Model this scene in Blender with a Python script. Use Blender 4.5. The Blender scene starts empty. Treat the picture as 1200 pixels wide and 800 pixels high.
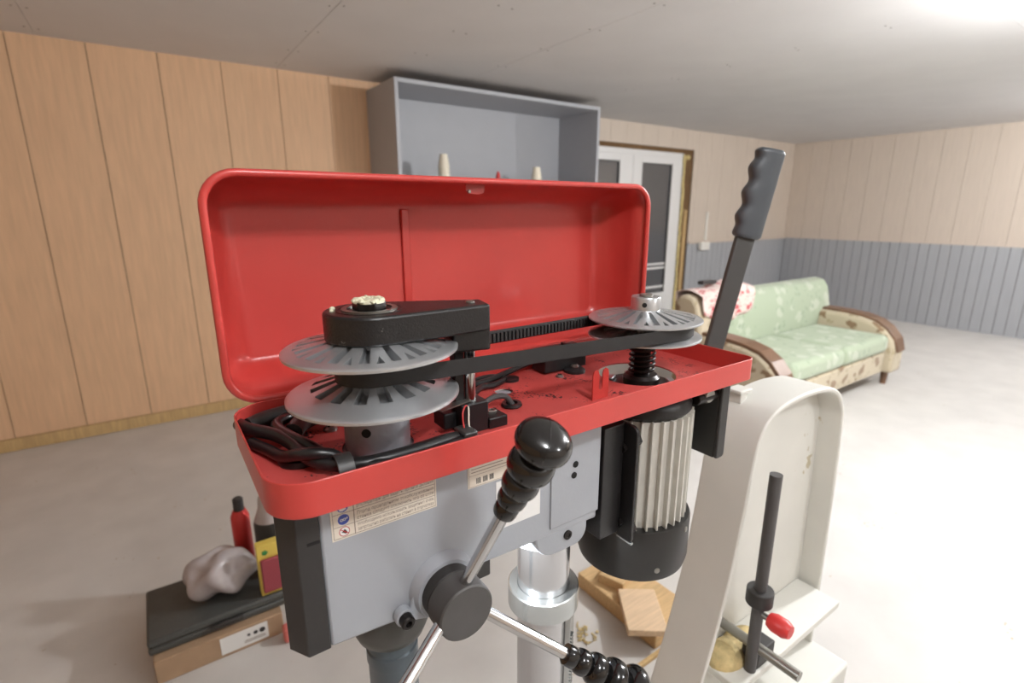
import bpy, bmesh, math, random
from mathutils import Vector, Matrix
random.seed(7)
scene = bpy.context.scene
COL = scene.collection
PI = math.pi

# ------------------------------------------------------------------ camera
PITCH, YAW = math.radians(14.2), math.radians(55.2)
_fw = Vector((math.cos(YAW), math.sin(YAW), 0))
_dir = _fw * math.cos(PITCH) + Vector((0, 0, -math.sin(PITCH)))
cam_d = bpy.data.cameras.new('camera')
cam = bpy.data.objects.new('camera', cam_d)
COL.objects.link(cam)
cam.location = (0, 0, 1.45)
cam.rotation_euler = _dir.to_track_quat('-Z', 'Y').to_euler()
cam_d.sensor_width = 36.0
cam_d.lens = 18.3
cam_d.clip_start = 0.01
cam_d.dof.use_dof = True
cam_d.dof.focus_distance = 0.60
cam_d.dof.aperture_fstop = 5.0
scene.camera = cam

# ------------------------------------------------------------------ world and exposure
world = bpy.data.worlds.new('world')
scene.world = world
world.use_nodes = True
world.node_tree.nodes['Background'].inputs[0].default_value = (0.012, 0.014, 0.02, 1)   # night outside
world.node_tree.nodes['Background'].inputs[1].default_value = 1.0
vs = scene.view_settings
vs.view_transform = 'Standard'
vs.look = 'None'
vs.gamma = 1.0
vs.use_curve_mapping = False
vs.exposure = 0.0

# ------------------------------------------------------------------ ceiling lights (fixtures are built further down)
LAMPS = [  # x, y, watts : round globe lamps hanging just under the ceiling
    (3.25, 0.25, 190),
    (0.30, -0.62, 42),
    (1.90, -1.70, 40),
    (6.7, 0.3, 105),
]
LAMP_Z = 2.235
for (lx, ly, w) in LAMPS:
    ld = bpy.data.lights.new('globe_light', 'POINT')
    ld.shadow_soft_size, ld.energy = 0.075, w
    ld.color = (0.97, 0.985, 1.0)
    lo = bpy.data.objects.new('globe_light', ld)
    COL.objects.link(lo)
    lo.location = (lx, ly, LAMP_Z)

# ------------------------------------------------------------------ materials
def s2l(c):
    c = c / 255.0
    return c / 12.92 if c <= 0.04045 else ((c + 0.055) / 1.055) ** 2.4

def rgb(r, g, b):
    return (s2l(r), s2l(g), s2l(b), 1.0)

MATS = {}
def mat(name, col, rough=0.5, metal=0.0, var=0.0, vscale=20.0, bump=0.0, bscale=200.0, spec=0.5, rvar=0.0,
        specks=None, coat=0.0, aniso=None, sheen=0.0):
    """principled material with noise-driven colour variation, relief and optional dirt specks"""
    if name in MATS:
        return MATS[name]
    m = bpy.data.materials.new(name)
    m.use_nodes = True
    nt = m.node_tree
    b = nt.nodes['Principled BSDF']
    b.inputs['Base Color'].default_value = col
    b.inputs['Roughness'].default_value = rough
    b.inputs['Metallic'].default_value = metal
    b.inputs['Specular IOR Level'].default_value = spec
    b.inputs['Coat Weight'].default_value = coat
    b.inputs['Coat Roughness'].default_value = 0.12
    b.inputs['Sheen Weight'].default_value = sheen
    tc = nt.nodes.new('ShaderNodeTexCoord')
    src = tc.outputs['Object']
    if aniso:
        mp = nt.nodes.new('ShaderNodeMapping')
        mp.inputs['Scale'].default_value = aniso
        nt.links.new(src, mp.inputs[0])
        src = mp.outputs[0]
    colour = None
    if var > 0:
        n = nt.nodes.new('ShaderNodeTexNoise')
        n.inputs['Scale'].default_value = vscale
        n.inputs['Detail'].default_value = 5
        nt.links.new(src, n.inputs['Vector'])
        r = nt.nodes.new('ShaderNodeValToRGB')
        r.color_ramp.elements[0].position = 0.3
        r.color_ramp.elements[1].position = 0.7
        r.color_ramp.elements[0].color = tuple(c * (1 - var) for c in col[:3]) + (1,)
        r.color_ramp.elements[1].color = tuple(min(1, c * (1 + var)) for c in col[:3]) + (1,)
        nt.links.new(n.outputs['Fac'], r.inputs[0])
        colour = r.outputs[0]
        if rvar > 0:
            mr = nt.nodes.new('ShaderNodeMapRange')
            mr.inputs[3].default_value = max(0.02, rough - rvar)
            mr.inputs[4].default_value = min(1, rough + rvar)
            nt.links.new(n.outputs['Fac'], mr.inputs[0])
            nt.links.new(mr.outputs[0], b.inputs['Roughness'])
    if specks:
        sc, thr, scol = specks
        n2 = nt.nodes.new('ShaderNodeTexNoise')
        n2.inputs['Scale'].default_value = sc
        n2.inputs['Detail'].default_value = 3
        nt.links.new(tc.outputs['Object'], n2.inputs['Vector'])
        n3 = nt.nodes.new('ShaderNodeTexNoise')
        n3.inputs['Scale'].default_value = sc * 0.09
        nt.links.new(tc.outputs['Object'], n3.inputs['Vector'])
        mu = nt.nodes.new('ShaderNodeMath'); mu.operation = 'MULTIPLY'
        nt.links.new(n2.outputs['Fac'], mu.inputs[0]); nt.links.new(n3.outputs['Fac'], mu.inputs[1])
        r2 = nt.nodes.new('ShaderNodeValToRGB')
        r2.color_ramp.elements[0].position = thr
        r2.color_ramp.elements[1].position = thr + 0.02
        r2.color_ramp.elements[0].color = (0, 0, 0, 1)
        r2.color_ramp.elements[1].color = (1, 1, 1, 1)
        nt.links.new(mu.outputs[0], r2.inputs[0])
        mx = nt.nodes.new('ShaderNodeMixRGB')
        mx.inputs[1].default_value = col
        mx.inputs[2].default_value = scol
        if colour:
            nt.links.new(colour, mx.inputs[1])
        nt.links.new(r2.outputs[0], mx.inputs[0])
        colour = mx.outputs[0]
    if colour:
        nt.links.new(colour, b.inputs['Base Color'])
    if bump > 0:
        n = nt.nodes.new('ShaderNodeTexNoise')
        n.inputs['Scale'].default_value = bscale
        n.inputs['Detail'].default_value = 3
        nt.links.new(src, n.inputs['Vector'])
        bp = nt.nodes.new('ShaderNodeBump')
        bp.inputs['Strength'].default_value = bump
        bp.inputs['Distance'].default_value = 0.002
        nt.links.new(n.outputs['Fac'], bp.inputs['Height'])
        nt.links.new(bp.outputs[0], b.inputs['Normal'])
    MATS[name] = m
    return m

def floral(name, base, c2, c3, scale=9.0):
    """woven upholstery with blotchy blossoms of two colours"""
    m = bpy.data.materials.new(name); m.use_nodes = True
    nt = m.node_tree; b = nt.nodes['Principled BSDF']
    b.inputs['Roughness'].default_value = 0.9
    b.inputs['Sheen Weight'].default_value = 0.2
    tc = nt.nodes.new('ShaderNodeTexCoord')
    nz = nt.nodes.new('ShaderNodeTexNoise'); nz.inputs['Scale'].default_value = scale * 1.5
    nt.links.new(tc.outputs['Object'], nz.inputs['Vector'])
    ad = nt.nodes.new('ShaderNodeMixRGB'); ad.blend_type = 'ADD'; ad.inputs[0].default_value = 0.12
    nt.links.new(tc.outputs['Object'], ad.inputs[1]); nt.links.new(nz.outputs['Color'], ad.inputs[2])
    prev = None
    for k, (sc, thr, col) in enumerate(((scale, 0.30, c2), (scale * 1.7, 0.22, c3))):
        v = nt.nodes.new('ShaderNodeTexVoronoi'); v.inputs['Scale'].default_value = sc
        nt.links.new(ad.outputs[0], v.inputs['Vector'])
        r = nt.nodes.new('ShaderNodeValToRGB')
        r.color_ramp.elements[0].position = thr; r.color_ramp.elements[1].position = thr + 0.06
        r.color_ramp.elements[0].color = (1, 1, 1, 1); r.color_ramp.elements[1].color = (0, 0, 0, 1)
        nt.links.new(v.outputs['Distance'], r.inputs[0])
        mx = nt.nodes.new('ShaderNodeMixRGB')
        if prev: nt.links.new(prev, mx.inputs[1])
        else: mx.inputs[1].default_value = base
        mx.inputs[2].default_value = col
        nt.links.new(r.outputs[0], mx.inputs[0])
        prev = mx.outputs[0]
    nt.links.new(prev, b.inputs['Base Color'])
    MATS[name] = m
    return m

M_red = mat('red_enamel', rgb(190, 63, 57), 0.34, var=0.05, vscale=9, bump=0.03, bscale=350, coat=0.15)
M_redt = mat('red_enamel_dusty', rgb(190, 76, 71), 0.42, var=0.10, vscale=14, bump=0.03, bscale=350,
             specks=(300, 0.345, (0.012, 0.01, 0.01, 1)))
M_body = mat('grey_blue_paint', rgb(158, 162, 168), 0.42, var=0.05, vscale=8, bump=0.06, bscale=260)
M_front = mat('black_plastic_matt', rgb(46, 44, 43), 0.55, bump=0.05, bscale=600)
M_blk = mat('black_cast_paint', rgb(24, 23, 24), 0.42, var=0.2, vscale=40, bump=0.10, bscale=300)
M_blkd = mat('black_painted_arm', rgb(22, 21, 22), 0.34, var=0.15, vscale=60, bump=0.22, bscale=420,
             specks=(520, 0.44, (0.20, 0.19, 0.18, 1)))
M_knob = mat('black_bakelite', rgb(18, 17, 17), 0.16, bump=0.012, bscale=300, coat=0.3)
M_hub = mat('hub_dark_grey', rgb(72, 70, 69), 0.55, var=0.08, vscale=30)
M_alu = mat('cast_aluminium', rgb(196, 198, 200), 0.28, metal=0.75, var=0.03, vscale=30)
M_alud = mat('sheave_recess', rgb(120, 121, 124), 0.5, metal=0.6, var=0.1, vscale=40)
M_hubm = mat('machined_hub', rgb(172, 177, 184), 0.45, metal=0.3, var=0.15, vscale=60, rvar=0.1)
M_chrome = mat('polished_steel', rgb(205, 205, 205), 0.16, metal=1.0, var=0.04, vscale=30)
M_zinc = mat('zinc_plated', rgb(190, 194, 194), 0.26, metal=0.9, var=0.03, vscale=12)
M_col = mat('ground_column', rgb(200, 200, 202), 0.22, metal=0.95, var=0.05, vscale=12, aniso=(1, 1, 0.05))
M_bolt = mat('bolt_steel', rgb(150, 148, 142), 0.35, metal=0.9)
M_grime = mat('oily_steel', rgb(40, 36, 35), 0.35, metal=0.6, var=0.3, vscale=90)
M_belt = mat('belt_rubber', rgb(34, 33, 33), 0.62, var=0.08, vscale=80)
M_beltw = mat('belt_fabric_back', rgb(120, 118, 116), 0.7)
M_cable = mat('cable_pvc', rgb(28, 28, 29), 0.34)
M_cableg = mat('cable_grey', rgb(78, 76, 76), 0.5)
M_strap = mat('strap_plastic', rgb(52, 51, 50), 0.45, var=0.15, vscale=90)
M_grease = mat('yellow_grease', rgb(208, 205, 178), 0.35, var=0.2, vscale=160, bump=0.5, bscale=260)
M_fin = mat('motor_fins', rgb(204, 202, 194), 0.42, metal=0.25, var=0.06, vscale=40)
M_cover = mat('fan_cover', rgb(32, 31, 30), 0.42, var=0.08, vscale=30)
M_label = mat('label_beige', rgb(220, 212, 198), 0.45)
M_labelw = mat('label_white', rgb(226, 226, 224), 0.4)
M_ink = mat('label_ink', rgb(128, 116, 104), 0.6)
M_inkd = mat('label_ink_black', rgb(46, 44, 42), 0.6)
M_blue = mat('label_blue', rgb(62, 80, 165), 0.5)
M_redink = mat('label_red', rgb(178, 40, 44), 0.5)
M_holeshade = mat('hole_shade', rgb(14, 13, 13), 0.8)  # near-black colour stands in for the shade inside holes and slots
M_wred = mat('wire_red', rgb(196, 60, 58), 0.5)
M_wwht = mat('wire_white', rgb(215, 205, 190), 0.5)
M_quill = mat('quill_blue_grey', rgb(84, 96, 104), 0.35, metal=0.35)
M_bell = mat('stop_ring_dark', rgb(70, 70, 66), 0.4, var=0.1, vscale=30)
M_ceil = mat('ceiling_board', rgb(214, 212, 211), 0.85, var=0.025, vscale=3, bump=0.03, bscale=80)
M_gap = mat('joint_gap', rgb(96, 90, 84), 0.9)
M_wallb = mat('wall_substrate', rgb(92, 74, 58), 0.9)
M_tan = mat('tan_panel', rgb(216, 178, 142), 0.6, var=0.07, vscale=6, aniso=(8, 8, 0.7), bump=0.03)
M_cream = mat('cream_panel', rgb(208, 194, 180), 0.7, var=0.04, vscale=6, aniso=(8, 8, 0.6))
M_wain = mat('grey_wainscot', rgb(166, 168, 172), 0.6, var=0.04, vscale=6, aniso=(8, 8, 0.6))
M_floor = mat('floor_concrete_paint', rgb(204, 201, 197), 0.62, var=0.06, vscale=4.5, bump=0.05, bscale=60,
              specks=(60, 0.44, rgb(176, 160, 138)))
M_cab = mat('cabinet_grey', rgb(170, 172, 177), 0.5, var=0.02, vscale=5)
M_pvc = mat('white_pvc', rgb(232, 231, 230), 0.35)
M_pane = mat('reflection_grey_glass', rgb(84, 84, 86), 0.08, spec=0.8)  # solid pane: grey of the reflected room is put into its colour
M_jamb = mat('raw_timber_jamb', rgb(112, 84, 52), 0.8, var=0.25, vscale=10, aniso=(6, 6, 0.6))
M_jambl = mat('raw_timber_light', rgb(190, 160, 112), 0.8, var=0.15, vscale=10, aniso=(6, 6, 0.6))
M_foam = mat('mounting_foam', rgb(205, 186, 130), 0.9, bump=0.6, bscale=60)
M_white = mat('white_plastic', rgb(235, 232, 225), 0.5)
M_cup = mat('cream_cup', rgb(232, 224, 205), 0.55)
M_redp = mat('red_plastic', rgb(200, 52, 50), 0.4)
M_mach = mat('cream_machine_paint', rgb(218, 217, 210), 0.5, var=0.05, vscale=6, specks=(30, 0.42, rgb(186, 176, 150)))
M_dust = mat('sawdust', rgb(196, 176, 128), 0.95, var=0.25, vscale=60, bump=0.8, bscale=180)
M_lever = mat('lever_grey', rgb(72, 72, 71), 0.5)
M_grip = mat('grip_rubber', rgb(74, 79, 84), 0.42)
M_pine = mat('pine_board', rgb(220, 192, 158), 0.65, var=0.1, vscale=9, aniso=(1.2, 14, 14))
M_pine2 = mat('pine_board_dark', rgb(204, 172, 126), 0.7, var=0.14, vscale=9, aniso=(1.2, 14, 14))
M_woodtrim = mat('brown_varnished_wood', rgb(112, 84, 64), 0.35, var=0.15, vscale=12)
M_carton = mat('cardboard', rgb(168, 140, 112), 0.85, var=0.06, vscale=20)
M_case = mat('dark_grey_case', rgb(74, 76, 74), 0.5, var=0.1, vscale=20)
M_bag = mat('plastic_bag', rgb(176, 168, 168), 0.25, var=0.12, vscale=18, bump=0.6, bscale=30)
M_yel = mat('yellow_carton', rgb(222, 196, 92), 0.45)
M_maroon = mat('maroon_print', rgb(150, 62, 72), 0.4)
M_green = mat('green_print', rgb(40, 120, 60), 0.5)
M_pink = mat('pink_rubber', rgb(216, 120, 112), 0.5)
M_lampf = mat('lamp_frame_white', rgb(230, 230, 228), 0.4)
M_beige_f = floral('beige_floral_fabric', rgb(190, 178, 154), rgb(136, 112, 86), rgb(170, 156, 128), 8)
M_green_f = floral('sage_floral_fabric', rgb(166, 178, 154), rgb(184, 192, 174), rgb(152, 166, 142), 7)
M_cloth = floral('red_white_cloth', rgb(228, 208, 200), rgb(186, 70, 78), rgb(206, 120, 122), 16)

def emis(name, col, s):
    m = bpy.data.materials.new(name); m.use_nodes = True
    b = m.node_tree.nodes['Principled BSDF']
    b.inputs['Base Color'].default_value = (0.8, 0.8, 0.8, 1)
    b.inputs['Emission Color'].default_value = col
    b.inputs['Emission Strength'].default_value = s
    return m
def lit_globe(name, col, st):
    """thin lit glass: lets its own lamp's light through and glows"""
    m = bpy.data.materials.new(name); m.use_nodes = True
    nt = m.node_tree
    for nd in list(nt.nodes):
        if nd.type == 'BSDF_PRINCIPLED': nt.nodes.remove(nd)
    out = [nd for nd in nt.nodes if nd.type == 'OUTPUT_MATERIAL'][0]
    tr_, em, ad = nt.nodes.new('ShaderNodeBsdfTransparent'), nt.nodes.new('ShaderNodeEmission'), nt.nodes.new('ShaderNodeAddShader')
    em.inputs[0].default_value = col; em.inputs[1].default_value = st
    nt.links.new(tr_.outputs[0], ad.inputs[0]); nt.links.new(em.outputs[0], ad.inputs[1]); nt.links.new(ad.outputs[0], out.inputs[0])
    return m
M_diff = lit_globe('lamp_globe', (0.97, 0.985, 1.0, 1), 1.5)
M_led = emis('led_diffuser', (0.9, 0.97, 1.0, 1), 12.0)

# ------------------------------------------------------------------ mesh helpers
ORG = {}
def frame(axis):
    a = Vector(axis).normalized()
    u = Vector((0, 0, 1)) if abs(a.z) < 0.95 else Vector((1, 0, 0))
    x = u.cross(a).normalized()
    y = a.cross(x)
    return x, y, a

class MB:
    def __init__(self):
        self.v, self.f = [], []
    def add(self, vs_, fs_):
        o = len(self.v)
        self.v += [Vector(p) for p in vs_]
        self.f += [[i + o for i in f] for f in fs_]
        return self
    def box(self, x0, x1, y0, y1, z0, z1):
        return self.add([(x0, y0, z0), (x1, y0, z0), (x1, y1, z0), (x0, y1, z0), (x0, y0, z1), (x1, y0, z1), (x1, y1, z1), (x0, y1, z1)],
                        [(3, 2, 1, 0), (4, 5, 6, 7), (0, 1, 5, 4), (1, 2, 6, 5), (2, 3, 7, 6), (3, 0, 4, 7)])
    def obox(self, c, ax, ay, az, sx, sy, sz):
        """oriented box: centre, three unit axes, full sizes"""
        c, ax, ay, az = Vector(c), Vector(ax).normalized(), Vector(ay).normalized(), Vector(az).normalized()
        vs_ = []
        for dz in (-.5, .5):
            for (dx, dy) in ((-.5, -.5), (.5, -.5), (.5, .5), (-.5, .5)):
                vs_.append(c + ax * sx * dx + ay * sy * dy + az * sz * dz)
        return self.add(vs_, [(3, 2, 1, 0), (4, 5, 6, 7), (0, 1, 5, 4), (1, 2, 6, 5), (2, 3, 7, 6), (3, 0, 4, 7)])
    def lathe(self, prof, base=(0, 0, 0), axis=(0, 0, 1), n=40, cap0=True, cap1=True):
        x, y, a = frame(axis)
        b = Vector(base); vs_ = []; fs_ = []
        for (r, h) in prof:
            for k in range(n):
                t = 2 * PI * k / n
                vs_.append(b + a * h + (x * math.cos(t) + y * math.sin(t)) * r)
        for i in range(len(prof) - 1):
            for k in range(n):
                k2 = (k + 1) % n
                fs_.append((i * n + k, i * n + k2, (i + 1) * n + k2, (i + 1) * n + k))
        if cap0: fs_.append(tuple(range(n - 1, -1, -1)))
        if cap1: fs_.append(tuple(range((len(prof) - 1) * n, len(prof) * n)))
        return self.add(vs_, fs_)
    def cyl(self, p0, p1, r0, r1=None, n=24):
        p0, p1 = Vector(p0), Vector(p1)
        return self.lathe([(r0, 0), (r0 if r1 is None else r1, (p1 - p0).length)], p0, p1 - p0, n)
    def ring(self, c, axis, r0, r1, h, n=32):
        return self.lathe([(r0, 0), (r1, 0), (r1, h), (r0, h), (r0, 0)], c, axis, n, False, False)
    def tube(self, pts, r, n=10, closed=False, spl=6):
        pts = [Vector(p) for p in pts]
        if spl > 1 and len(pts) > 2:
            q = []
            N = len(pts)
            rng = range(N) if closed else range(N - 1)
            for i in rng:
                p1, p2 = pts[i], pts[(i + 1) % N]
                p0 = pts[i - 1] if (i > 0 or closed) else p1 * 2 - p2
                p3 = pts[(i + 2) % N] if (i + 2 < N or closed) else p2 * 2 - p1
                for k in range(spl):
                    t = k / spl
                    q.append(0.5 * ((2 * p1) + (p2 - p0) * t + (2 * p0 - 5 * p1 + 4 * p2 - p3) * t * t + (3 * p1 - p0 - 3 * p2 + p3) * t ** 3))
            if not closed: q.append(pts[-1])
            pts = q
        N = len(pts); vs_ = []; fs_ = []
        up = None
        for i, p in enumerate(pts):
            if closed: d = pts[(i + 1) % N] - pts[i - 1]
            else: d = pts[min(i + 1, N - 1)] - pts[max(i - 1, 0)]
            d = d.normalized() if d.length > 1e-9 else Vector((0, 0, 1))
            if up is None:
                x, y, a = frame(d); up = y
            x = up.cross(d).normalized(); up = d.cross(x).normalized()
            for k in range(n):
                t = 2 * PI * k / n
                vs_.append(p + (x * math.cos(t) + up * math.sin(t)) * r)
        for i in range(N if closed else N - 1):
            j = (i + 1) % N
            for k in range(n):
                k2 = (k + 1) % n
                fs_.append((i * n + k, i * n + k2, j * n + k2, j * n + k))
        if not closed:
            fs_.append(tuple(range(n - 1, -1, -1))); fs_.append(tuple(range((N - 1) * n, N * n)))
        return self.add(vs_, fs_)
    def prism(self, poly, plane, lo, hi):
        """extrude a 2-D polygon; plane 'XY','XZ','YZ' gives the polygon's axes"""
        def P(a, b, c):
            return {'XY': (a, b, c), 'XZ': (a, c, b), 'YZ': (c, a, b)}[plane]
        n = len(poly)
        vs_ = [P(a, b, lo) for a, b in poly] + [P(a, b, hi) for a, b in poly]
        fs_ = [tuple(range(n - 1, -1, -1)), tuple(range(n, 2 * n))] + [(i, (i + 1) % n, n + (i + 1) % n, n + i) for i in range(n)]
        return self.add(vs_, fs_)
    def ellipsoid(self, c, rx, ry, rz, n=20, m=12):
        vs_, fs_ = [], []
        for i in range(m + 1):
            ph = -PI / 2 + PI * i / m
            for k in range(n):
                t = 2 * PI * k / n
                vs_.append((c[0] + rx * math.cos(ph) * math.cos(t), c[1] + ry * math.cos(ph) * math.sin(t), c[2] + rz * math.sin(ph)))
        for i in range(m):
            for k in range(n):
                k2 = (k + 1) % n
                fs_.append((i * n + k, i * n + k2, (i + 1) * n + k2, (i + 1) * n + k))
        return self.add(vs_, fs_)
    def build(self, name, material, parent=None, bevel=0.0, seg=2, ang=35, smooth=True, fix=True):
        org = ORG.get(parent.name, Vector((0, 0, 0))) if parent else Vector((0, 0, 0))
        me = bpy.data.meshes.new(name)
        me.from_pydata([v - org for v in self.v], [], self.f)
        if fix:
            bm = bmesh.new(); bm.from_mesh(me)
            bmesh.ops.remove_doubles(bm, verts=bm.verts, dist=1e-6)
            bmesh.ops.recalc_face_normals(bm, faces=bm.faces)
            bm.to_mesh(me); bm.free()
        me.materials.append(material)
        if smooth:
            for p in me.polygons: p.use_smooth = True
            me.set_sharp_from_angle(angle=math.radians(ang))
        o = bpy.data.objects.new(name, me)
        COL.objects.link(o)
        if parent:
            o.parent = parent
        ORG[o.name] = org
        if bevel > 0:
            bv = o.modifiers.new('bevel', 'BEVEL')
            bv.width = bevel; bv.segments = seg; bv.limit_method = 'ANGLE'; bv.angle_limit = math.radians(40)
            bv.harden_normals = False
        return o

def tag(o, label=None, cat=None, group=None, kind=None):
    if label: o['label'] = label
    if cat: o['category'] = cat
    if group: o['group'] = group
    if kind: o['kind'] = kind
    return o

def thing(name, label, cat, loc, group=None):
    o = bpy.data.objects.new(name, None)
    COL.objects.link(o)
    o.location = loc
    o.empty_display_size = 0.05
    ORG[o.name] = Vector(loc)
    tag(o, label, cat, group)
    return o

def inst(src, name, parent, delta=(0, 0, 0), rotz=0.0, about=None):
    """copy of a mesh part, shared data, moved by delta / turned about a vertical axis (world coordinates)"""
    c = src.copy()
    c.name = name
    COL.objects.link(c)
    c.parent = parent
    org = ORG[src.name]
    ORG[c.name] = org
    mtx = Matrix.Translation(Vector(delta))
    if rotz:
        a = Vector(about) - org
        mtx = Matrix.Translation(a) @ Matrix.Rotation(rotz, 4, 'Z') @ Matrix.Translation(-a) @ mtx
    c.matrix_local = mtx
    return c

def rrect(x0, x1, y0, y1, r, n=6):
    rs = r if isinstance(r, (tuple, list)) else (r,) * 4      # corners: (x0y0),(x1y0),(x1y1),(x0y1)
    pts = []
    for (cx, cy, a0, rr) in ((x0 + rs[0], y0 + rs[0], PI, rs[0]), (x1 - rs[1], y0 + rs[1], 1.5 * PI, rs[1]),
                             (x1 - rs[2], y1 - rs[2], 0, rs[2]), (x0 + rs[3], y1 - rs[3], 0.5 * PI, rs[3])):
        for k in range(n + 1):
            a = a0 + 0.5 * PI * k / n
            pts.append((cx + rr * math.cos(a), cy + rr * math.sin(a)))
    return pts

def plate_holes(outer, holes, z0, z1):
    """flat plate in XY with round holes, as an MB"""
    bm = bmesh.new()
    loops = []
    for poly in [outer] + holes:
        vs_ = [bm.verts.new((a, b, z1)) for a, b in poly]
        es = [bm.edges.new((vs_[i], vs_[(i + 1) % len(vs_)])) for i in range(len(vs_))]
        loops += es
    bmesh.ops.triangle_fill(bm, use_beauty=True, use_dissolve=False, edges=loops, normal=(0, 0, 1))
    bm.verts.ensure_lookup_table(); bm.verts.index_update()
    mb = MB()
    V = [v.co.copy() for v in bm.verts]
    Fs = [[v.index for v in f.verts] for f in bm.faces]
    bm.free()
    mb.add(V, Fs)
    mb.add([Vector((v.x, v.y, z0)) for v in V], [list(reversed(f)) for f in Fs])
    for poly in [outer] + holes:
        n = len(poly)
        mb.add([(a, b, z0) for a, b in poly] + [(a, b, z1) for a, b in poly], [(i, (i + 1) % n, n + (i + 1) % n, n + i) for i in range(n)])
    return mb

def circ(cx, cy, r, n=40):
    return [(cx + r * math.cos(2 * PI * k / n), cy + r * math.sin(2 * PI * k / n)) for k in range(n)]

def text(name, body, size, material, parent, loc, mtx, align='LEFT', sx=1.0):
    cu = bpy.data.curves.new(name, 'FONT')
    cu.body = body; cu.size = size; cu.align_x = align
    cu.extrude = 0.00006
    tmp = bpy.data.objects.new(name, cu)
    me = bpy.data.meshes.new_from_object(tmp)
    bpy.data.objects.remove(tmp)
    org = ORG[parent.name]
    T = Matrix.Translation(Vector(loc) - org) @ mtx @ Matrix.Diagonal((sx, 1, 1, 1))
    me.transform(T)
    me.materials.clear(); me.materials.append(material)
    o = bpy.data.objects.new(name, me)
    COL.objects.link(o); o.parent = parent
    ORG[o.name] = org
    return o
FACE_NY = Matrix.Rotation(PI / 2, 4, 'X')       # text that reads from the -Y side

# ================================================================== THE SETTING
XW0, XW1, YW0, YW1, YW2, ZC = -2.6, 8.2, -3.2, 4.2, 4.36, 2.4
XJ = 3.3                                           # jog in the back wall, behind the cabinet

fl = MB().box(XW0, XW1, YW0, YW2 + 0.1, -0.08, 0).build('floor', M_floor, smooth=False)
tag(fl, 'pale grey painted concrete floor with sawdust', kind='structure')

ce = MB().box(XW0, XW1, YW0, YW2 + 0.1, ZC + 0.012, ZC + 0.1).build('ceiling', M_gap, smooth=False)
tag(ce, 'off white plasterboard ceiling', kind='structure')
xs = [XW0, -1.6, -0.34, 0.918, 2.176, 3.434, 4.69, 5.95, 7.2, XW1]
for i in range(len(xs) - 1):
    for (ya, yb) in ((YW0, 1.0), (1.0, YW2 + 0.1)):
        g = 0.0012
        MB().box(xs[i] + g, xs[i + 1] - g, ya + g, yb - g, ZC, ZC + 0.012).build('ceiling_board', M_ceil, ce, smooth=False)
scr = MB()
for xx in xs[2:6]:
    for yy in (1.4, 1.9, 2.35, 2.8, 3.25, 3.7, 4.05):
        for d in (-0.028, 0.03):
            scr.lathe([(0.006, 0), (0.005, 0.001)], (xx + d, yy + random.uniform(-.02, .02), ZC - 0.0006), (0, 0, 1), 10)
for yy in (1.4, 1.9, 2.35, 2.8, 3.3, 3.75):
    for d in (0, 0.08):
        scr.lathe([(0.006, 0), (0.005, 0.001)], (1.555 + d, yy, ZC - 0.0006), (0, 0, 1), 10)
so = scr.build('screw_heads', M_gap, ce, smooth=False)
tag(so, kind='stuff')

# back wall, tan panelled stretch on the left
wb = MB().box(XW0, XJ, YW1 + 0.012, YW1 + 0.2, 0, ZC).build('wall_back', M_wallb, smooth=False)
tag(wb, 'back wall clad in tan wood panels', kind='structure')
x = 0.925 - 0.35 * 11
k = 0
bpanel = None
while x < XJ:
    xa, xb = max(x, XW0), min(x + 0.35, XJ)
    if xb > xa + 0.02:
        MB().box(xa + 0.002, xb - 0.002, YW1, YW1 + 0.012, 0.08, ZC).build('panel', M_tan, wb, smooth=False)
    x += 0.35
bb = MB().box(XW0, XJ, YW1 - 0.015, YW1, 0, 0.08).build('baseboard_back', M_jambl, bevel=0.004)
tag(bb, 'pale timber baseboard under the tan panels', kind='structure')

# back wall, cream stretch with the double door and grey wainscot
DX0, DX1, DZ = 3.62, 5.815, 2.172                  # rough opening
wr = MB()
wr.box(XJ, DX0, YW2 + 0.012, YW2 + 0.2, 0, ZC)
wr.box(DX1, XW1, YW2 + 0.012, YW2 + 0.2, 0, ZC)
wr.box(DX0, DX1, YW2 + 0.012, YW2 + 0.2, DZ, ZC)
wr.box(XJ - 0.05, XJ, YW1 + 0.012, YW2 + 0.2, 0, ZC)
wr = wr.build('wall_rear_right', M_wallb, smooth=False)
tag(wr, 'cream panelled wall with grey wainscot beside the glazed door', kind='structure')
WZ = 1.03
x = XJ
while x < XW1 - 0.01:
    xb = min(x + 0.26, XW1)
    if xb <= DX0: z0 = WZ
    elif x >= DX1: z0 = WZ
    else: z0 = None
    if z0 is not None:
        MB().box(x + 0.0015, xb - 0.0015, YW2, YW2 + 0.012, z0, ZC).build('panel', M_cream, wr, smooth=False)
    else:
        if x < DX0:
            MB().box(x + 0.0015, DX0, YW2, YW2 + 0.012, WZ, DZ).build('panel', M_cream, wr, smooth=False)
        if xb > DX1:
            MB().box(DX1, xb - 0.0015, YW2, YW2 + 0.012, WZ, DZ).build('panel', M_cream, wr, smooth=False)
        MB().box(x + 0.0015, xb - 0.0015, YW2, YW2 + 0.012, DZ, ZC).build('panel', M_cream, wr, smooth=False)
    x = xb
x = DX1
while x < XW1 - 0.005:
    xb = min(x + 0.11, XW1)
    MB().box(x + 0.003, xb - 0.003, YW2 - 0.004, YW2 + 0.012, 0.0, WZ).build('plank', M_wain, wr, smooth=False)
    x = xb
x = XJ
while x < DX0 - 0.005:
    xb = min(x + 0.11, DX0)
    MB().box(x + 0.003, xb - 0.003, YW2 - 0.004, YW2 + 0.012, 0.0, WZ).build('plank', M_wain, wr, smooth=False)
    x = xb
t1 = MB().box(DX1 + 0.01, XW1, YW2 - 0.022, YW2 - 0.004, WZ - 0.012, WZ + 0.022).build('trim_1', M_cream, bevel=0.004)
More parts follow.
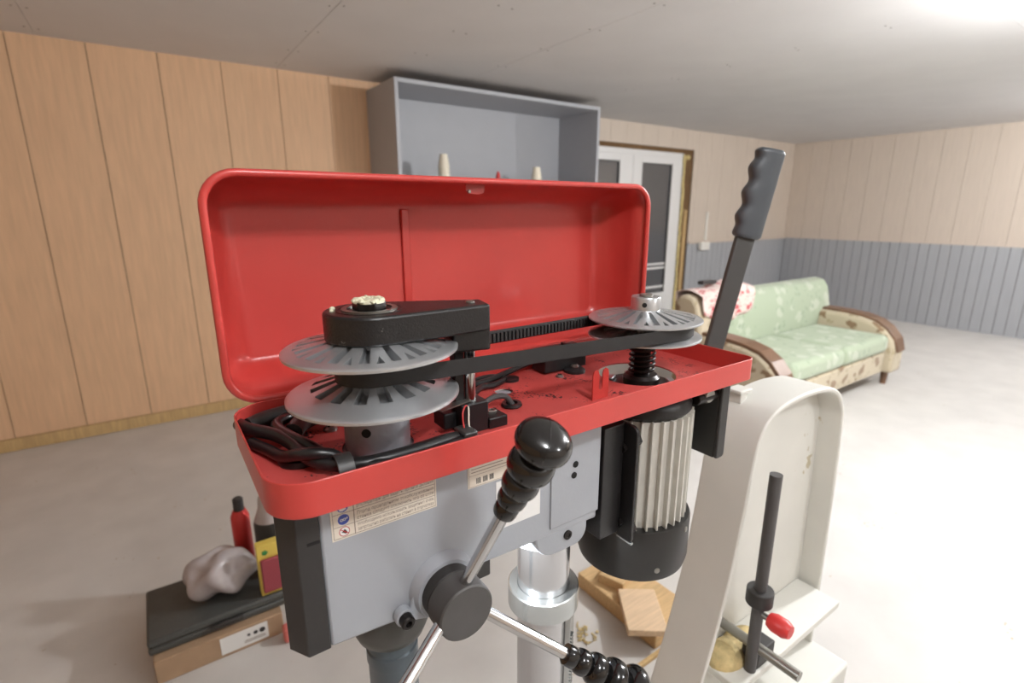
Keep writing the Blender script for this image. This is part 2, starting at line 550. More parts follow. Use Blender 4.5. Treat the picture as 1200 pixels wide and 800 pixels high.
tag(t1, 'pale rail capping the grey wainscot', kind='structure')

# end wall, right, and the two walls behind the camera
we = MB().box(XW1, XW1 + 0.15, YW0, YW2 + 0.2, 0, ZC).build('wall_right', M_wallb, smooth=False)
tag(we, 'cream panelled end wall with grey wainscot', kind='structure')
y = YW2
while y > YW0 + 0.01:
    yb = max(y - 0.26, YW0)
    MB().box(XW1 - 0.012, XW1, yb + 0.0015, y - 0.0015, WZ, ZC).build('panel', M_cream, we, smooth=False)
    y = yb
y = YW2 - 0.012
while y > -0.5:
    yb = y - 0.11
    MB().box(XW1 - 0.016, XW1, yb + 0.003, y - 0.003, 0, WZ).build('plank', M_wain, we, smooth=False)
    y = yb
wl = MB().box(XW0 - 0.15, XW0, YW0, YW2 + 0.2, 0, ZC).build('wall_left', M_tan, smooth=False)
tag(wl, 'tan panelled side wall', kind='structure')
wn = MB().box(XW0 - 0.15, XW1 + 0.15, YW0 - 0.15, YW0, 0, ZC).build('wall_front', M_cream, smooth=False)
tag(wn, 'cream wall behind the camera', kind='structure')

# raw timber round the door opening
t2 = MB()
t2.box(DX1 - 0.155, DX1, YW2 + 0.02, YW2 + 0.16, 0, DZ)
t2 = t2.build('trim_2', M_jamb, bevel=0.004); tag(t2, 'rough brown timber jamb right of the white door', kind='structure')
MB().box(DX1 - 0.105, DX1 - 0.045, YW2 + 0.004, YW2 + 0.02, 0, 1.45).build('batten', M_jambl, t2, bevel=0.003)
fm = MB()
zz = 0.1
while zz < 2.1:
    fm.ellipsoid((DX1 - 0.155 + random.uniform(-.008, .008), YW2 + 0.016, zz), 0.018 + random.random() * .012, 0.012, 0.05 + random.random() * .03, 8, 6)
    zz += 0.075
fm.ellipsoid((DX1 - 0.10, YW2 + 0.012, 2.08), 0.04, 0.02, 0.03, 10, 6)
tag(fm.build('foam_bead', M_foam, t2), kind='stuff')
t3 = MB().box(DX0, DX1 - 0.155, YW2 + 0.02, YW2 + 0.16, 2.125, DZ).build('trim_3', M_jamb, bevel=0.004)
tag(t3, 'rough brown timber head above the white door', kind='structure')

# white double door, glazed, night behind
door = bpy.data.objects.new('door_1', None); COL.objects.link(door)
DL, DR, DT = DX0 + 0.02, DX1 - 0.165, 2.125
door.location = (DL, YW2 + 0.05, 0); ORG['door_1'] = Vector(door.location)
tag(door, 'white plastic double door with dark glazed leaves', kind='structure')
f = MB()
f.box(DL, DL + 0.06, YW2 + 0.03, YW2 + 0.11, 0, DT); f.box(DR - 0.06, DR, YW2 + 0.03, YW2 + 0.11, 0, DT)
f.box(DL + 0.06, DR - 0.06, YW2 + 0.03, YW2 + 0.11, DT - 0.06, DT); f.box(DL + 0.06, DR - 0.06, YW2 + 0.03, YW2 + 0.11, 0, 0.04)
f.build('door_frame', M_pvc, door, bevel=0.004)
DMX = 4.745
for (a, b, ga, gb) in ((DL + 0.06, DMX - 0.004, 3.86, 4.53), (DMX + 0.004, DR - 0.06, 4.90, 5.44)):
    lf = MB()
    ya, yb = YW2 + 0.018, YW2 + 0.085
    zt, zb, gt, gbm = DT - 0.06, 0.04, 1.985, 0.42
    lf.box(a, ga, ya, yb, zb, zt); lf.box(gb, b, ya, yb, zb, zt)
    lf.box(ga, gb, ya, yb, gt, zt); lf.box(ga, gb, ya, yb, zb, gbm)
    lf = lf.build('door_leaf', M_pvc, door, bevel=0.006)
    MB().box(ga - 0.004, gb + 0.004, ya + 0.026, ya + 0.034, gbm - .004, gt + .004).build('pane', M_pane, lf, smooth=False)
    gk = MB()
    gk.box(ga, ga + 0.006, ya + 0.016, ya + 0.026, gbm, gt); gk.box(gb - 0.006, gb, ya + 0.016, ya + 0.026, gbm, gt)
    gk.box(ga + .006, gb - .006, ya + 0.016, ya + 0.026, gt - 0.006, gt); gk.box(ga + .006, gb - .006, ya + 0.016, ya + 0.026, gbm, gbm + 0.006)
    gk.build('gasket', M_front, lf, smooth=False)
    if a > 4.5:
        for zb_ in (0.785, 0.735, 0.495):
            MB().box(ga + .006, gb - .006, ya + 0.014, ya + 0.024, zb_ - 0.012, zb_ + 0.012).build('glazing_bar', M_pvc, lf, smooth=False)
        h = MB(); h.box(DMX + 0.04, DMX + 0.07, ya - 0.012, ya, 0.95, 1.15); h.box(DMX + 0.045, DMX + 0.17, ya - 0.045, ya - 0.03, 1.08, 1.10)
        h.box(DMX + 0.045, DMX + 0.065, ya - 0.03, ya - 0.012, 1.08, 1.10)
        h.build('handle', M_pvc, lf, bevel=0.003)

# wall socket and cable strip beside the door
so_ = thing('wall_socket', 'white socket box on the grey wainscot rail beside the door', 'socket', (6.10, YW2 - 0.022, 0.96))
MB().box(6.02, 6.20, YW2 - 0.075, YW2 - 0.022, 0.93, 1.035).build('housing', M_white, so_, bevel=0.006)
for i in range(2):
    MB().ring((6.065 + i * 0.09, YW2 - 0.075, 0.98), (0, -1, 0), 0.018, 0.032, 0.004, 20).build('outlet', M_white, so_)
cs = thing('cable_trunking', 'short vertical white cable strip on the cream wall above the socket', 'trunking', (6.17, YW2, 1.12))
MB().box(6.152, 6.188, YW2 - 0.018, YW2, 1.052, 1.42).build('channel', M_white, cs, bevel=0.003)
MB().box(6.155, 6.185, YW2 - 0.022, YW2 - 0.018, 1.055, 1.417).build('cover_strip', M_white, cs, bevel=0.001)

# ceiling lamp fixtures
lamp_labels = ['white globe ceiling lamp off to the right of the press', 'white globe ceiling lamp just behind the photographer', 'white globe ceiling lamp far behind the photographer',
               'white globe ceiling lamp near the sofa end of the room']
for (lx, ly, w), lb in zip(LAMPS, lamp_labels):
    t = thing('ceiling_lamp', lb, 'lamp', (lx, ly, ZC), 'globe ceiling lamps')
    MB().lathe([(0.055, ZC), (0.055, ZC - 0.02), (0.02, ZC - 0.03), (0.02, LAMP_Z + 0.078)], (lx, ly, 0), (0, 0, 1), 24).build('lamp_holder', M_lampf, t)
    MB().ellipsoid((lx, ly, LAMP_Z), 0.085, 0.085, 0.085, 24, 16).build('globe', M_diff, t, ang=80)

# ================================================================== OPEN WALL CABINET
CX0, CX1, CY0, CY1, CZ0, CZ1 = 1.557, 3.50, 3.655, 4.2, 1.56, 2.333
cab = thing('wall_cabinet', 'wide grey open-fronted wall cabinet close under the ceiling', 'cabinet', (CX0, CY1, CZ0))
T = 0.028
MB().box(CX0, CX0 + T, CY0, CY1 - .008, CZ0, CZ1).build('side_panel', M_cab, cab, bevel=0.002)
MB().box(CX1 - T, CX1, CY0, CY1 - .008, CZ0, CZ1).build('side_panel', M_cab, cab, bevel=0.002)
MB().box(CX0 + T, CX1 - T, CY0, CY1 - .008, CZ1 - T, CZ1).build('top_panel', M_cab, cab, bevel=0.002)
MB().box(CX0 + T, CX1 - T, CY0, CY1 - .008, CZ0, CZ0 + T).build('bottom_panel', M_cab, cab, bevel=0.002)
MB().box(CX0, CX1, CY1 - .008, CY1, CZ0, CZ1).build('back_panel', M_cab, cab, smooth=False)

for (cx, cy, h, lb) in ((1.995, 3.80, 0.27, 'tall cream stack of tapered cups, left one standing in the grey cabinet'),
                        (2.88, 3.77, 0.20, 'shorter cream stack of tapered cups, right one standing in the grey cabinet')):
    t = thing('cup_stack', lb, 'cups', (cx, cy, CZ0 + T), 'cup stacks in the cabinet')
    z = CZ0 + T
    n = int(round(h / 0.03)) - 2
    for i in range(n):
        z1 = z + (0.03 if i < n - 1 else 0.10)
        r1 = 0.041 if i < n - 1 else 0.030
        MB().lathe([(0.047, z), (0.047, z + 0.006), (0.044, z + 0.008), (r1, z1 - 0.001)], (cx, cy, 0), (0, 0, 1), 20).build('cup', M_cup, t)
        z = z1
nz = thing('red_nozzle_bottle', 'red pointed bottle tip between the two cup stacks', 'bottle', (2.50, 3.80, CZ0 + T))
MB().lathe([(0.035, 0), (0.036, 0.01), (0.036, 0.09), (0.02, 0.11), (0.018, 0.118)], (2.50, 3.80, CZ0 + T), (0, 0, 1), 20).build('bottle_body', M_redp, nz)
MB().lathe([(0.02, 0.118), (0.02, 0.13), (0.010, 0.165), (0.006, 0.172)], (2.50, 3.80, CZ0 + T), (0, 0, 1), 16).build('nozzle', M_redp, nz)

# ================================================================== SOFA
SX0, SX1 = 3.2, 5.15
sofa = thing('sofa', 'floral upholstered sofa in sage and beige with brown wooden arm trim', 'sofa', (SX0, 2.05, 0))
arm_out = [(1.60, 0.12), (2.46, 0.12), (2.46, 0.56), (2.25, 0.575), (2.05, 0.572), (1.90, 0.560), (1.78, 0.53), (1.70, 0.48), (1.63, 0.40), (1.60, 0.30)]
for xa in (SX0, SX1 - 0.2):
    MB().prism(arm_out, 'YZ', xa, xa + 0.2).build('armrest', M_beige_f, sofa, bevel=0.03, seg=3)
for xa in (SX0 + .015, SX1 - 0.155):
    pts = [(xa, a, b + 0.006) for a, b in arm_out[2:]]
    tr = MB()
    sec = []
    for (px, py, pz) in pts:
        sec.append((py, pz))
    for i in range(len(sec) - 1):
        (ya, za), (yb, zb) = sec[i], sec[i + 1]
        c = Vector((xa + 0.07, (ya + yb) / 2, (za + zb) / 2)); d = Vector((0, yb - ya, zb - za)); L = d.length
        tr.obox(c, (1, 0, 0), d, Vector((1, 0, 0)).cross(d), 0.15, L + 0.012, 0.028)
    tr.build('arm_trim', M_woodtrim, sofa, bevel=0.006)
MB().box(SX0 + 0.2, SX1 - 0.2, 1.66, 2.46, 0.12, 0.30).build('seat_base', M_beige_f, sofa, bevel=0.02)
for i in range(2):
    xa = SX0 + 0.205 + i * 0.775
    MB().box(xa, xa + 0.765, 1.64, 2.24, 0.30, 0.45).build('seat_cushion', M_green_f, sofa, bevel=0.05, seg=4)
bk = [(2.24, 0.30), (2.46, 0.30), (2.46, 0.76), (2.44, 0.82), (2.38, 0.845), (2.30, 0.83), (2.26, 0.77), (2.22, 0.60)]
MB().prism(bk, 'YZ', SX0 + 0.02, SX1 - 0.02).build('backrest', M_green_f, sofa, bevel=0.025, seg=3)
MB().prism([(a - .004 if a < 2.4 else a + .004, b + .006) for a, b in bk], 'YZ', SX0 - 0.015, SX0 + 0.16).build('backrest_end', M_beige_f, sofa, bevel=0.03, seg=3)
for xa in (SX0 + 0.06, SX1 - 0.12):
    for ya in (1.68, 2.36):
        MB().lathe([(0.022, 0), (0.03, 0.12)], (xa + .03, ya, 0), (0, 0, 1), 14).build('leg', M_woodtrim, sofa)

# crumpled cloth thrown over the sofa back
cl = MB(); nx, ny = 26, 20
vs_, fs_ = [], []
rnd = random.Random(3)
ph = [rnd.uniform(0, 6) for _ in range(8)]
for i in range(nx + 1):
    for j in range(ny + 1):
        u, v = i / nx, j / ny
        X = SX0 + 0.03 + 0.62 * u
        s = (v - 0.42) * 0.62
        e = 0.02 + 0.018 * math.sin(9 * u + ph[0]) * math.sin(7 * v + ph[1]) + 0.012 * math.sin(21 * u + ph[2] + 4 * v)
        if s < -0.08:
            Y, Zz = 2.24 - e, 0.85 + (s + 0.08) * (0.75 + .35 * math.sin(3.1 * u))
        elif s > 0.08:
            Y, Zz = 2.475 + e * .5, 0.85 - (s - 0.08)
        else:
            t = (s + 0.08) / 0.16
            Y, Zz = 2.24 - e * (1 - t) + 0.235 * t, 0.85 + 0.028 * math.sin(PI * t) + e * 0.8 + .02 * math.sin(6 * u + ph[3])
        vs_.append((X + 0.02 * math.sin(5 * v + ph[4]), Y, Zz))
for i in range(nx):
    for j in range(ny):
        a = i * (ny + 1) + j
        fs_.append((a, a + 1, a + ny + 2, a + ny + 1))
cl.add(vs_, fs_)
co = cl.build('throw_cloth', M_cloth, fix=False, ang=80)
sd = co.modifiers.new('thickness', 'SOLIDIFY'); sd.thickness = 0.006
tag(co, 'crumpled red and white patterned cloth over the sofa back', 'cloth')
rm = thing('remote_control', 'small black remote lying on the red and white cloth', 'remote', (3.42, 2.36, 0.92))
MB().box(3.33, 3.50, 2.33, 2.38, 0.912, 0.937).build('casing', M_front, rm, bevel=0.006)
MB().box(3.35, 3.48, 2.34, 2.37, 0.937, 0.940).build('keypad', M_cableg, rm, bevel=0.001)

# ================================================================== LUMBER ON THE FLOOR
def plank(name, label, c, ang, L, W, H, z0, m, tilt=0):
    d = Vector((math.cos(ang), math.sin(ang), tilt)).normalized(); s = Vector((-math.sin(ang), math.cos(ang), 0))
    o = MB().obox((c[0], c[1], z0 + H / 2), d, s, d.cross(s), L, W, H).build(name, m, bevel=0.003)
    return tag(o, label, 'board', 'offcut boards on the floor')
plank('timber_board', 'wide thick pine board flat on the floor, bottom of the pile', (1.335, 1.115), PI / 2 + 0.02, 0.385, 0.215, 0.06, 0, M_pine2)
plank('timber_board', 'short pale pine offcut lying skewed on top of the thick board', (1.262, 1.012), math.radians(54), 0.20, 0.135, 0.024, 0.0605, M_pine)
plank('timber_board', 'reddish pine offcut at the back of the board pile', (1.36, 1.205), 0.35, 0.19, 0.10, 0.035, 0.0605, M_pine2)
st = MB().obox((1.20, 0.900, 0.009), (1, 0.0, 0), (0, 1, 0), (0, 0, 1), 0.42, 0.013, 0.016).build('timber_strip', M_jambl, bevel=0.002)
tag(st, 'thin pale wooden strip lying on the floor near the boards', 'strip')
ch = MB()
for i in range(22):
    r = random.Random(i)
    cx, cy = 1.08 + r.gauss(0, .018), 1.10 + r.gauss(0, .02)
    a = r.uniform(0, 6)
    ch.obox((cx, cy, 0.004), (math.cos(a), math.sin(a), .2), (-math.sin(a), math.cos(a), 0.1), (0, 0, 1), r.uniform(.008, .03), r.uniform(.004, .01), 0.0015)
tag(ch.build('wood_shavings', M_dust, smooth=False), 'scattered wood shavings on the floor beside the boards', 'shavings', kind='stuff')

# ================================================================== CLUTTER ON THE FLOOR BEHIND THE PRESS, LEFT
bx = thing('carton_box', 'low brown cardboard box with white label on the floor', 'box', (0.02, 1.85, 0))
MB().box(-0.16, 0.215, 1.72, 2.02, 0, 0.085).build('carton', M_carton, bx, bevel=0.003)
lab = MB().box(0.02, 0.165, 1.7185, 1.72, 0.012, 0.075).build('label', M_labelw, bx, smooth=False)
for i, w in enumerate((0.010, 0.013, 0.017)):
    MB().lathe([(w * .6, 0), (w * .5, .0006)], (0.105 + i * 0.021, 1.7185, 0.050), (0, -1, 0), 5 + i).build('mark', M_inkd, lab, smooth=False)
for zz in (0.030, 0.024):
    MB().box(0.09, 0.155, 1.7180, 1.7185, zz, zz + .0025).build('print_line', M_ink, lab, smooth=False)
cs = thing('tool_case', 'flat dark grey tool case lying on the cardboard box', 'case', (0.02, 1.87, 0.085))
MB().box(-0.17, 0.26, 1.75, 2.03, 0.0855, 0.112).build('case_bottom', M_case, cs, bevel=0.008)
MB().box(-0.17, 0.26, 1.75, 2.03, 0.113, 0.140).build('case_lid', M_case, cs, bevel=0.008)
MB().box(0.0, 0.10, 1.735, 1.75, 0.105, 0.120).build('handle', M_front, cs, bevel=0.004)
bg = MB(); bg.ellipsoid((0.06, 1.88, 0.217), 0.115, 0.085, 0.075, 36, 22)
rr = random.Random(5)
for v in bg.v:
    v += Vector((math.sin(v.y * 60 + v.z * 40), math.sin(v.x * 55 + v.z * 35), math.sin(v.x * 45 - v.y * 62))) * 0.009
    v.z = max(v.z, 0.1405)
bgo = bg.build('plastic_bag', M_bag, ang=60); tag(bgo, 'crumpled greyish plastic bag lying on the dark tool case', 'bag')
yp = thing('yellow_packet', 'yellow retail pack with maroon window standing on the tool case', 'packet', (0.205, 1.79, 0.14))
MB().box(0.165, 0.245, 1.765, 1.80, 0.1405, 0.335).build('backing_card', M_yel, yp, bevel=0.002)
MB().box(0.172, 0.238, 1.752, 1.765, 0.155, 0.285).build('blister', M_maroon, yp, bevel=0.005)
MB().lathe([(0.011, 0), (0.009, 0.001)], (0.19, 1.765, 0.305), (0, -1, 0), 5).build('green_mark', M_green, yp, smooth=False)
cn = thing('black_canister', 'black round canister with grey shoulder behind the yellow pack', 'canister', (0.205, 1.90, 0.14))
MB().lathe([(0.05, 0), (0.054, 0.006), (0.054, 0.2), (0.05, 0.215)], (0.235, 1.90, 0.1405), (0, 0, 1), 28).build('canister_body', M_front, cn)
MB().lathe([(0.05, 0.215), (0.034, 0.26), (0.03, 0.30), (0.02, 0.31)], (0.235, 1.90, 0.1405), (0, 0, 1), 28).build('shoulder', M_bag, cn)
rc = thing('red_spray_can', 'red spray can standing on the tool case left of the canister', 'can', (0.150, 2.00, 0.14))
MB().lathe([(0.030, 0), (0.032, 0.004), (0.032, 0.20), (0.022, 0.225)], (0.150, 2.002, 0.1405), (0, 0, 1), 24).build('can_body', M_redp, rc)
MB().lathe([(0.018, 0.225), (0.018, 0.27), (0.012, 0.275)], (0.150, 2.002, 0.1405), (0, 0, 1), 20).build('cap', M_front, rc)
pk = MB().box(0.205, 0.245, 1.66, 1.70, 0, 0.055).build('pink_rubber_block', M_pink, bevel=0.008, seg=3)
tag(pk, 'small pink rubber block on the floor before the cardboard box', 'block')

# ================================================================== CREAM WORKSHOP MACHINE WITH LEVER
mc = thing('arched_machine', 'cream painted workshop machine with arched cast frame and long lever', 'machine', (0.95, 0.55, 0))
prof = [(0.695, 0.42), (0.750, 0.58), (0.778, 0.67), (0.805, 0.78), (0.825, 0.90), (0.838, 1.00), (0.850, 1.05), (0.875, 1.085),
        (0.92, 1.103), (1.0, 1.110), (1.09, 1.103), (1.14, 1.085), (1.17, 1.05), (1.185, 1.0), (1.20, 0.80), (1.215, 0.42)]
def smooth_poly(p, n=4):
    q = []
    for i in range(len(p) - 1):
        p0, p1, p2, p3 = [Vector(p[max(0, min(len(p) - 1, i + d))]) for d in (-1, 0, 1, 2)]
        for k in range(n):
            t = k / n
            q.append(0.5 * ((2 * p1) + (p2 - p0) * t + (2 * p0 - 5 * p1 + 4 * p2 - p3) * t * t + (3 * p1 - p0 - 3 * p2 + p3) * t ** 3))
    q.append(Vector(p[-1]))
    return q
sp = smooth_poly(prof)
inn = []
for i, p in enumerate(sp):
    d = (sp[min(i + 1, len(sp) - 1)] - sp[max(i - 1, 0)]).normalized()
    inn.append(p + Vector((d.y, -d.x)) * 0.010)
n = len(sp)
sh = MB()
ys = (0.45, 0.55)
V = [(p.x, ys[0], p.y) for p in sp] + [(p.x, ys[1], p.y) for p in sp] + [(p.x, ys[0], p.y) for p in inn] + [(p.x, ys[1], p.y) for p in inn]
Fc = []
for i in range(n - 1):
    Fc += [(i, i + 1, n + i + 1, n + i), (2 * n + i, 3 * n + i, 3 * n + i + 1, 2 * n + i + 1), (i, 2 * n + i, 2 * n + i + 1, i + 1), (n + i, n + i + 1, 3 * n + i + 1, 3 * n + i)]
Fc += [(0, n, 3 * n, 2 * n), (n - 1, 3 * n - 1, 4 * n - 1, 2 * n - 1)]
sh.add(V, Fc)
sh.build('arched_frame', M_mach, mc, bevel=0.003)
MB().prism([(p.x, p.y) for p in inn], 'XZ', 0.497, 0.546).build('web', M_mach, mc, smooth=False)
MB().box(0.70, 1.22, 0.37, 0.60, 0.06, 0.42).build('stand', M_mach, mc, bevel=0.006)
for (a, b) in ((0.72, 0.38), (1.16, 0.38), (0.72, 0.55), (1.16, 0.55)):
    MB().box(a, a + .04, b, b + .04, 0, 0.06).build('foot', M_front, mc, bevel=0.003)
MB().box(0.795, 1.19, 0.40, 0.497, 0.565, 0.582).build('ledge', M_mach, mc, bevel=0.002)
MB().box(0.86, 0.92, 0.405, 0.44, 0.582, 0.62).build('bracket', M_front, mc, bevel=0.003)
sdm = MB(); sdm.ellipsoid((0.845, 0.46, 0.582), 0.05, 0.035, 0.028, 18, 10); sdm.ellipsoid((0.90, 0.47, 0.582), 0.05, 0.025, 0.018, 18, 10)
tag(sdm.build('sawdust_heap', M_dust, mc), kind='stuff')
MB().cyl((0.862, 0.50, 0.632), (0.862, 0.33, 0.632), 0.010, n=20).build('cross_rod', M_bolt, mc)
MB().cyl((0.853, 0.415, 0.42), (0.853, 0.415, 1.0), 0.011, n=20).build('guide_post', M_cableg, mc)
MB().cyl((0.853, 0.415, 0.735), (0.853, 0.415, 0.765), 0.024, n=24).build('collar', M_front, mc, bevel=0.002)
MB().lathe([(0.013, 0), (0.017, 0.01), (0.017, 0.03), (0.012, 0.04)], (0.853, 0.392, 0.715), (0, -1, 0), 20).build('clamp_knob', M_redp, mc)
MB().cyl((0.853, 0.405, 0.715), (0.853, 0.392, 0.715), 0.006, n=12).build('clamp_screw', M_bolt, mc)
lg = MB(); lg.box(0.885, 0.905, 0.515, 0.54, 1.092, 1.112); lg.box(0.879, 0.917, 0.512, 0.543, 1.112, 1.119)
lg.build('top_lug', M_mach, mc, bevel=0.002)
# lever
L0, L1 = Vector((0.8285, 0.581, 1.03)), Vector((0.8985, 0.5325, 1.5560))
Lg = Vector((0.8865, 0.5408, 1.413))
ld = (Vector((0.8882, 0.5396, 1.4215)) - Vector((0.8561, 0.5619, 1.2096))).normalized()
rt = Vector((math.sin(YAW), -math.cos(YAW), 0))
rt = (rt - ld * rt.dot(ld)).normalized(); nn = ld.cross(rt)
P0 = Vector((0.8561, 0.5619, 1.2096))
pa = P0 - ld * 0.17
lv = MB().obox((pa + Lg) / 2, rt, nn, ld, 0.034, 0.014, (Lg - pa).length).build('lever_bar', M_lever, mc, bevel=0.003)
gp = []
Lh = 0.152
for i in range(61):
    s = i / 60
    gp.append((-0.0230 + 0.0034 * math.cos((s - 0.10) * 2 * PI * 3.7) * min(1, max(0, (s - 0.06) * 9)) * min(1, max(0, (0.97 - s) * 12)), -0.012 + s * Lh))
gm = MB(); NC = 24
for i, (l_, h_) in enumerate(gp):
    sh_ = 1.0 if 1 < i < len(gp) - 2 else (0.93 if i in (1, len(gp) - 2) else 0.82)
    c_, hw_ = (l_ + 0.0255) / 2, (0.0255 - l_) / 2 * sh_
    for k in range(NC):
        t = 2 * PI * k / NC
        ca, sa = math.cos(t), math.sin(t)
        gm.v.append(Lg + ld * h_ + rt * (c_ + hw_ * math.copysign(abs(ca) ** 0.6, ca)) + nn * (0.0165 * sh_ * math.copysign(abs(sa) ** 0.6, sa)))
for i in range(len(gp) - 1):
    for k in range(NC):
        k2 = (k + 1) % NC
        gm.f.append([i * NC + k, i * NC + k2, (i + 1) * NC + k2, (i + 1) * NC + k])
gm.f.append(list(range(NC - 1, -1, -1))); gm.f.append([(len(gp) - 1) * NC + k for k in range(NC)])
gm.build('lever_grip', M_grip, mc, ang=60)
MB().prism(rrect(0.805, 0.905, 1.005, 1.065, 0.02), 'XZ', 0.55, 0.568).build('lever_bracket', M_mach, mc, bevel=0.003)
MB().cyl((pa.x, 0.565, pa.z + 0.01), (pa.x, 0.60, pa.z + 0.01), 0.022, n=24).build('lever_pivot', M_bolt, mc, bevel=0.002)

# ================================================================== DRILL PRESS
SX, SY, MX, MY = 0.1695, 0.485, 0.5655, 0.485        # spindle and motor axes
FZ = 1.216                                            # housing floor
dp = thing('drill_press', 'red and grey floor drill press with opened belt housing', 'drill press', (0.39, 0.485, 0))

# ---- column, base
MB().box(0.17, 0.62, 0.30, 0.67, 0, 0.05).build('base_plate', M_body, dp, bevel=0.008)
MB().lathe([(0.075, 0.05), (0.07, 0.06), (0.055, 0.13), (0.05, 0.14)], (0.39, SY, 0), (0, 0, 1), 40).build('column_flange', M_body, dp)
MB().cyl((0.39, SY, 0.05), (0.39, SY, 1.12), 0.036, n=56).build('column', M_col, dp)
MB().lathe([(0.0365, 0.918), (0.0475, 0.918), (0.049, 0.9195), (0.049, 0.9485), (0.0475, 0.950), (0.0365, 0.950)], (0.39, SY, 0), (0, 0, 1), 56, False, False).build('column_collar', M_zinc, dp)
rk = MB(); rd = Vector((0.53, -0.85, 0)).normalized()
rs = Vector((rd.y, -rd.x, 0))
rc0 = Vector((0.39, SY, 0)) + rd * 0.0395
rk.obox(rc0 + Vector((0, 0, 0.63)), rd, rs, (0, 0, 1), 0.008, 0.018, 0.572)
rko = rk.build('rack', M_zinc, dp, bevel=0.001)
tm = MB()
for i in range(70):
    tm.obox(rc0 + rd * 0.005 + rs * 0.004 + Vector((0, 0, 0.50 + i * 0.0055)), rd, rs, (0, 0, 1), 0.003, 0.009, 0.003)
tag(tm.build('rack_teeth', M_zinc, rko, smooth=False), kind='stuff')

# ---- head casting
YB, YB2 = 0.43, 0.562
bodyp = [(0.0915, 1.0495), (0.165, 1.0440), (0.205, 1.0440), (0.262, 1.068), (0.4320, 1.0625), (0.4320, FZ - .004), (0.0915, FZ - .004)]
hd = MB().prism(bodyp, 'XZ', YB, YB2).build('head_casting', M_body, dp, bevel=0.003)
MB().box(0.354, 0.4325, YB - 0.0022, YB, 1.075, FZ - .005).build('rear_side_panel', M_body, dp, bevel=0.001)
cb = MB(); cb.lathe([(0.0363, 1.034), (0.050, 1.034), (0.053, 1.037), (0.053, 1.075), (0.0363, 1.075)], (0.385, SY, 0), (0, 0, 1), 48, False, False)
cb.prism(rrect(0.334, 0.416, 1.036, 1.10, (0.03, 0.02, 0.004, 0.004)), 'XZ', YB + .0005, YB + 0.06)
cb.build('column_boss', M_body, dp, bevel=0.002)
fp = [(0.0915, 0.4292), (0.0712, 0.4292), (0.0590, 0.4495), (0.0735, 0.5628), (0.0915, 0.5628)]
fc = MB().prism(fp, 'XY', 1.0495, FZ - .004).build('front_cover', M_front, dp, bevel=0.0012)
MB().box(0.0795, 0.0908, 0.4288, 0.4294, 1.1635, 1.1665).build('slot', M_holeshade, fc, smooth=False)  # solid dark strip painted in place of a slot's shade
for (a, b) in ((0.391, 1.1515), (0.389, 1.1375)):
    MB().lathe([(0.0042, 0), (0.0042, 0.0008)], (a, YB - .0022, b), (0, -1, 0), 16).build('screw_hole_shade', M_holeshade, dp, smooth=False)
sc = MB(); sc.lathe([(0.0062, 0), (0.0062, 0.002), (0.0032, 0.0021), (0.003, 0.001)], (0.3835, YB + .0005, 1.056), (0, -1, 0), 18)
sc.build('set_screw', M_grime, dp)

# ---- warning sticker
stk = MB().box(0.1015, 0.2058, YB - 0.0006, YB, 1.1590, 1.2105).build('warning_sticker', M_label, dp, smooth=False)
stk['label'] = 'beige warning sticker with pictograms and Russian text'
ink = MB(); yi0, yi1 = YB - 0.00075, YB - 0.0006
def hl(x0, x1, z, w=0.00045): ink.box(x0, x1, yi0, yi1, z - w / 2, z + w / 2)
def vl(x, z0, z1, w=0.00045): ink.box(x - w / 2, x + w / 2, yi0, yi1, z0, z1)
RZ = [1.1606, 1.1722, 1.1848, 1.1974, 1.2095]
for z in RZ: hl(0.1032, 0.2042, z)
vl(0.1032, RZ[0], RZ[-1]); vl(0.2042, RZ[0], RZ[-1]); vl(0.1225, RZ[0], RZ[-1], 0.0008)
ink.build('ruled_lines', M_ink, stk, smooth=False)
rows = [('Необходимо использовать защитные очки,', 'запрещено работать на станке в перчатках'),
        ('Перед проведением техобслуживания', 'станка следует отключить его от сети'),
        ('Применяйте наушники, маски или', 'респираторы для защиты органов дыхания'),
        ('Используйте защитную', 'рабочую одежду')]
for i, (a, b) in enumerate(rows):
    for j, s in enumerate((a, b)):
        to = text('print', s, 0.0050, M_ink, stk, (0.1250, YB - 0.00065, RZ[i] + (0.0070 if j == 0 else 0.0020)), FACE_NY)
        wdt = max(v.co.x for v in to.data.vertices) - min(v.co.x for v in to.data.vertices) if len(to.data.vertices) else 0
        lim = 0.0775
        if wdt > lim or wdt > 0:
            x0 = min(v.co.x for v in to.data.vertices)
            f_ = min(1.25, lim / wdt)
            for v in to.data.vertices: v.co.x = x0 + (v.co.x - x0) * f_
def disc(name, m, cx, cz, r, y, n=28, parent=stk):
    return MB().lathe([(r, 0), (r, 0.00012)], (cx, y, cz), (0, -1, 0), n).build(name, m, parent, smooth=False)
icx = 0.1128
for i in (1, 2, 3):
    cz = (RZ[i] + RZ[i + 1]) / 2
    disc('pictogram', M_blue, icx, cz, 0.0052, YB - 0.0006)
    w = MB(); y0, y1 = YB - 0.00085, YB - 0.00072
    if i == 1:
        w.ring((icx - 0.0018, y1, cz - .0003), (0, -1, 0), 0.0008, 0.0014, 0.0001, 14); w.ring((icx + 0.0008, y1, cz), (0, -1, 0), 0.0008, 0.0014, 0.0001, 14)
        w.box(icx + 0.0018, icx + 0.0038, y0, y1, cz + .0002, cz + .0008); w.box(icx + .003, icx + .0036, y0, y1, cz, cz + .002)
    else:
        w.prism([(icx - .0038, cz - .001), (icx - .003, cz + .0008), (icx - .0012, cz + .001), (icx - .0005, cz - .0012), (icx + .0028, cz - .0008),
                 (icx + .003, cz - .0028), (icx - .001, cz - .0042), (icx - .003, cz - .0032)], 'XZ', y0, y1)
    w.build('symbol', M_labelw, stk, smooth=False)
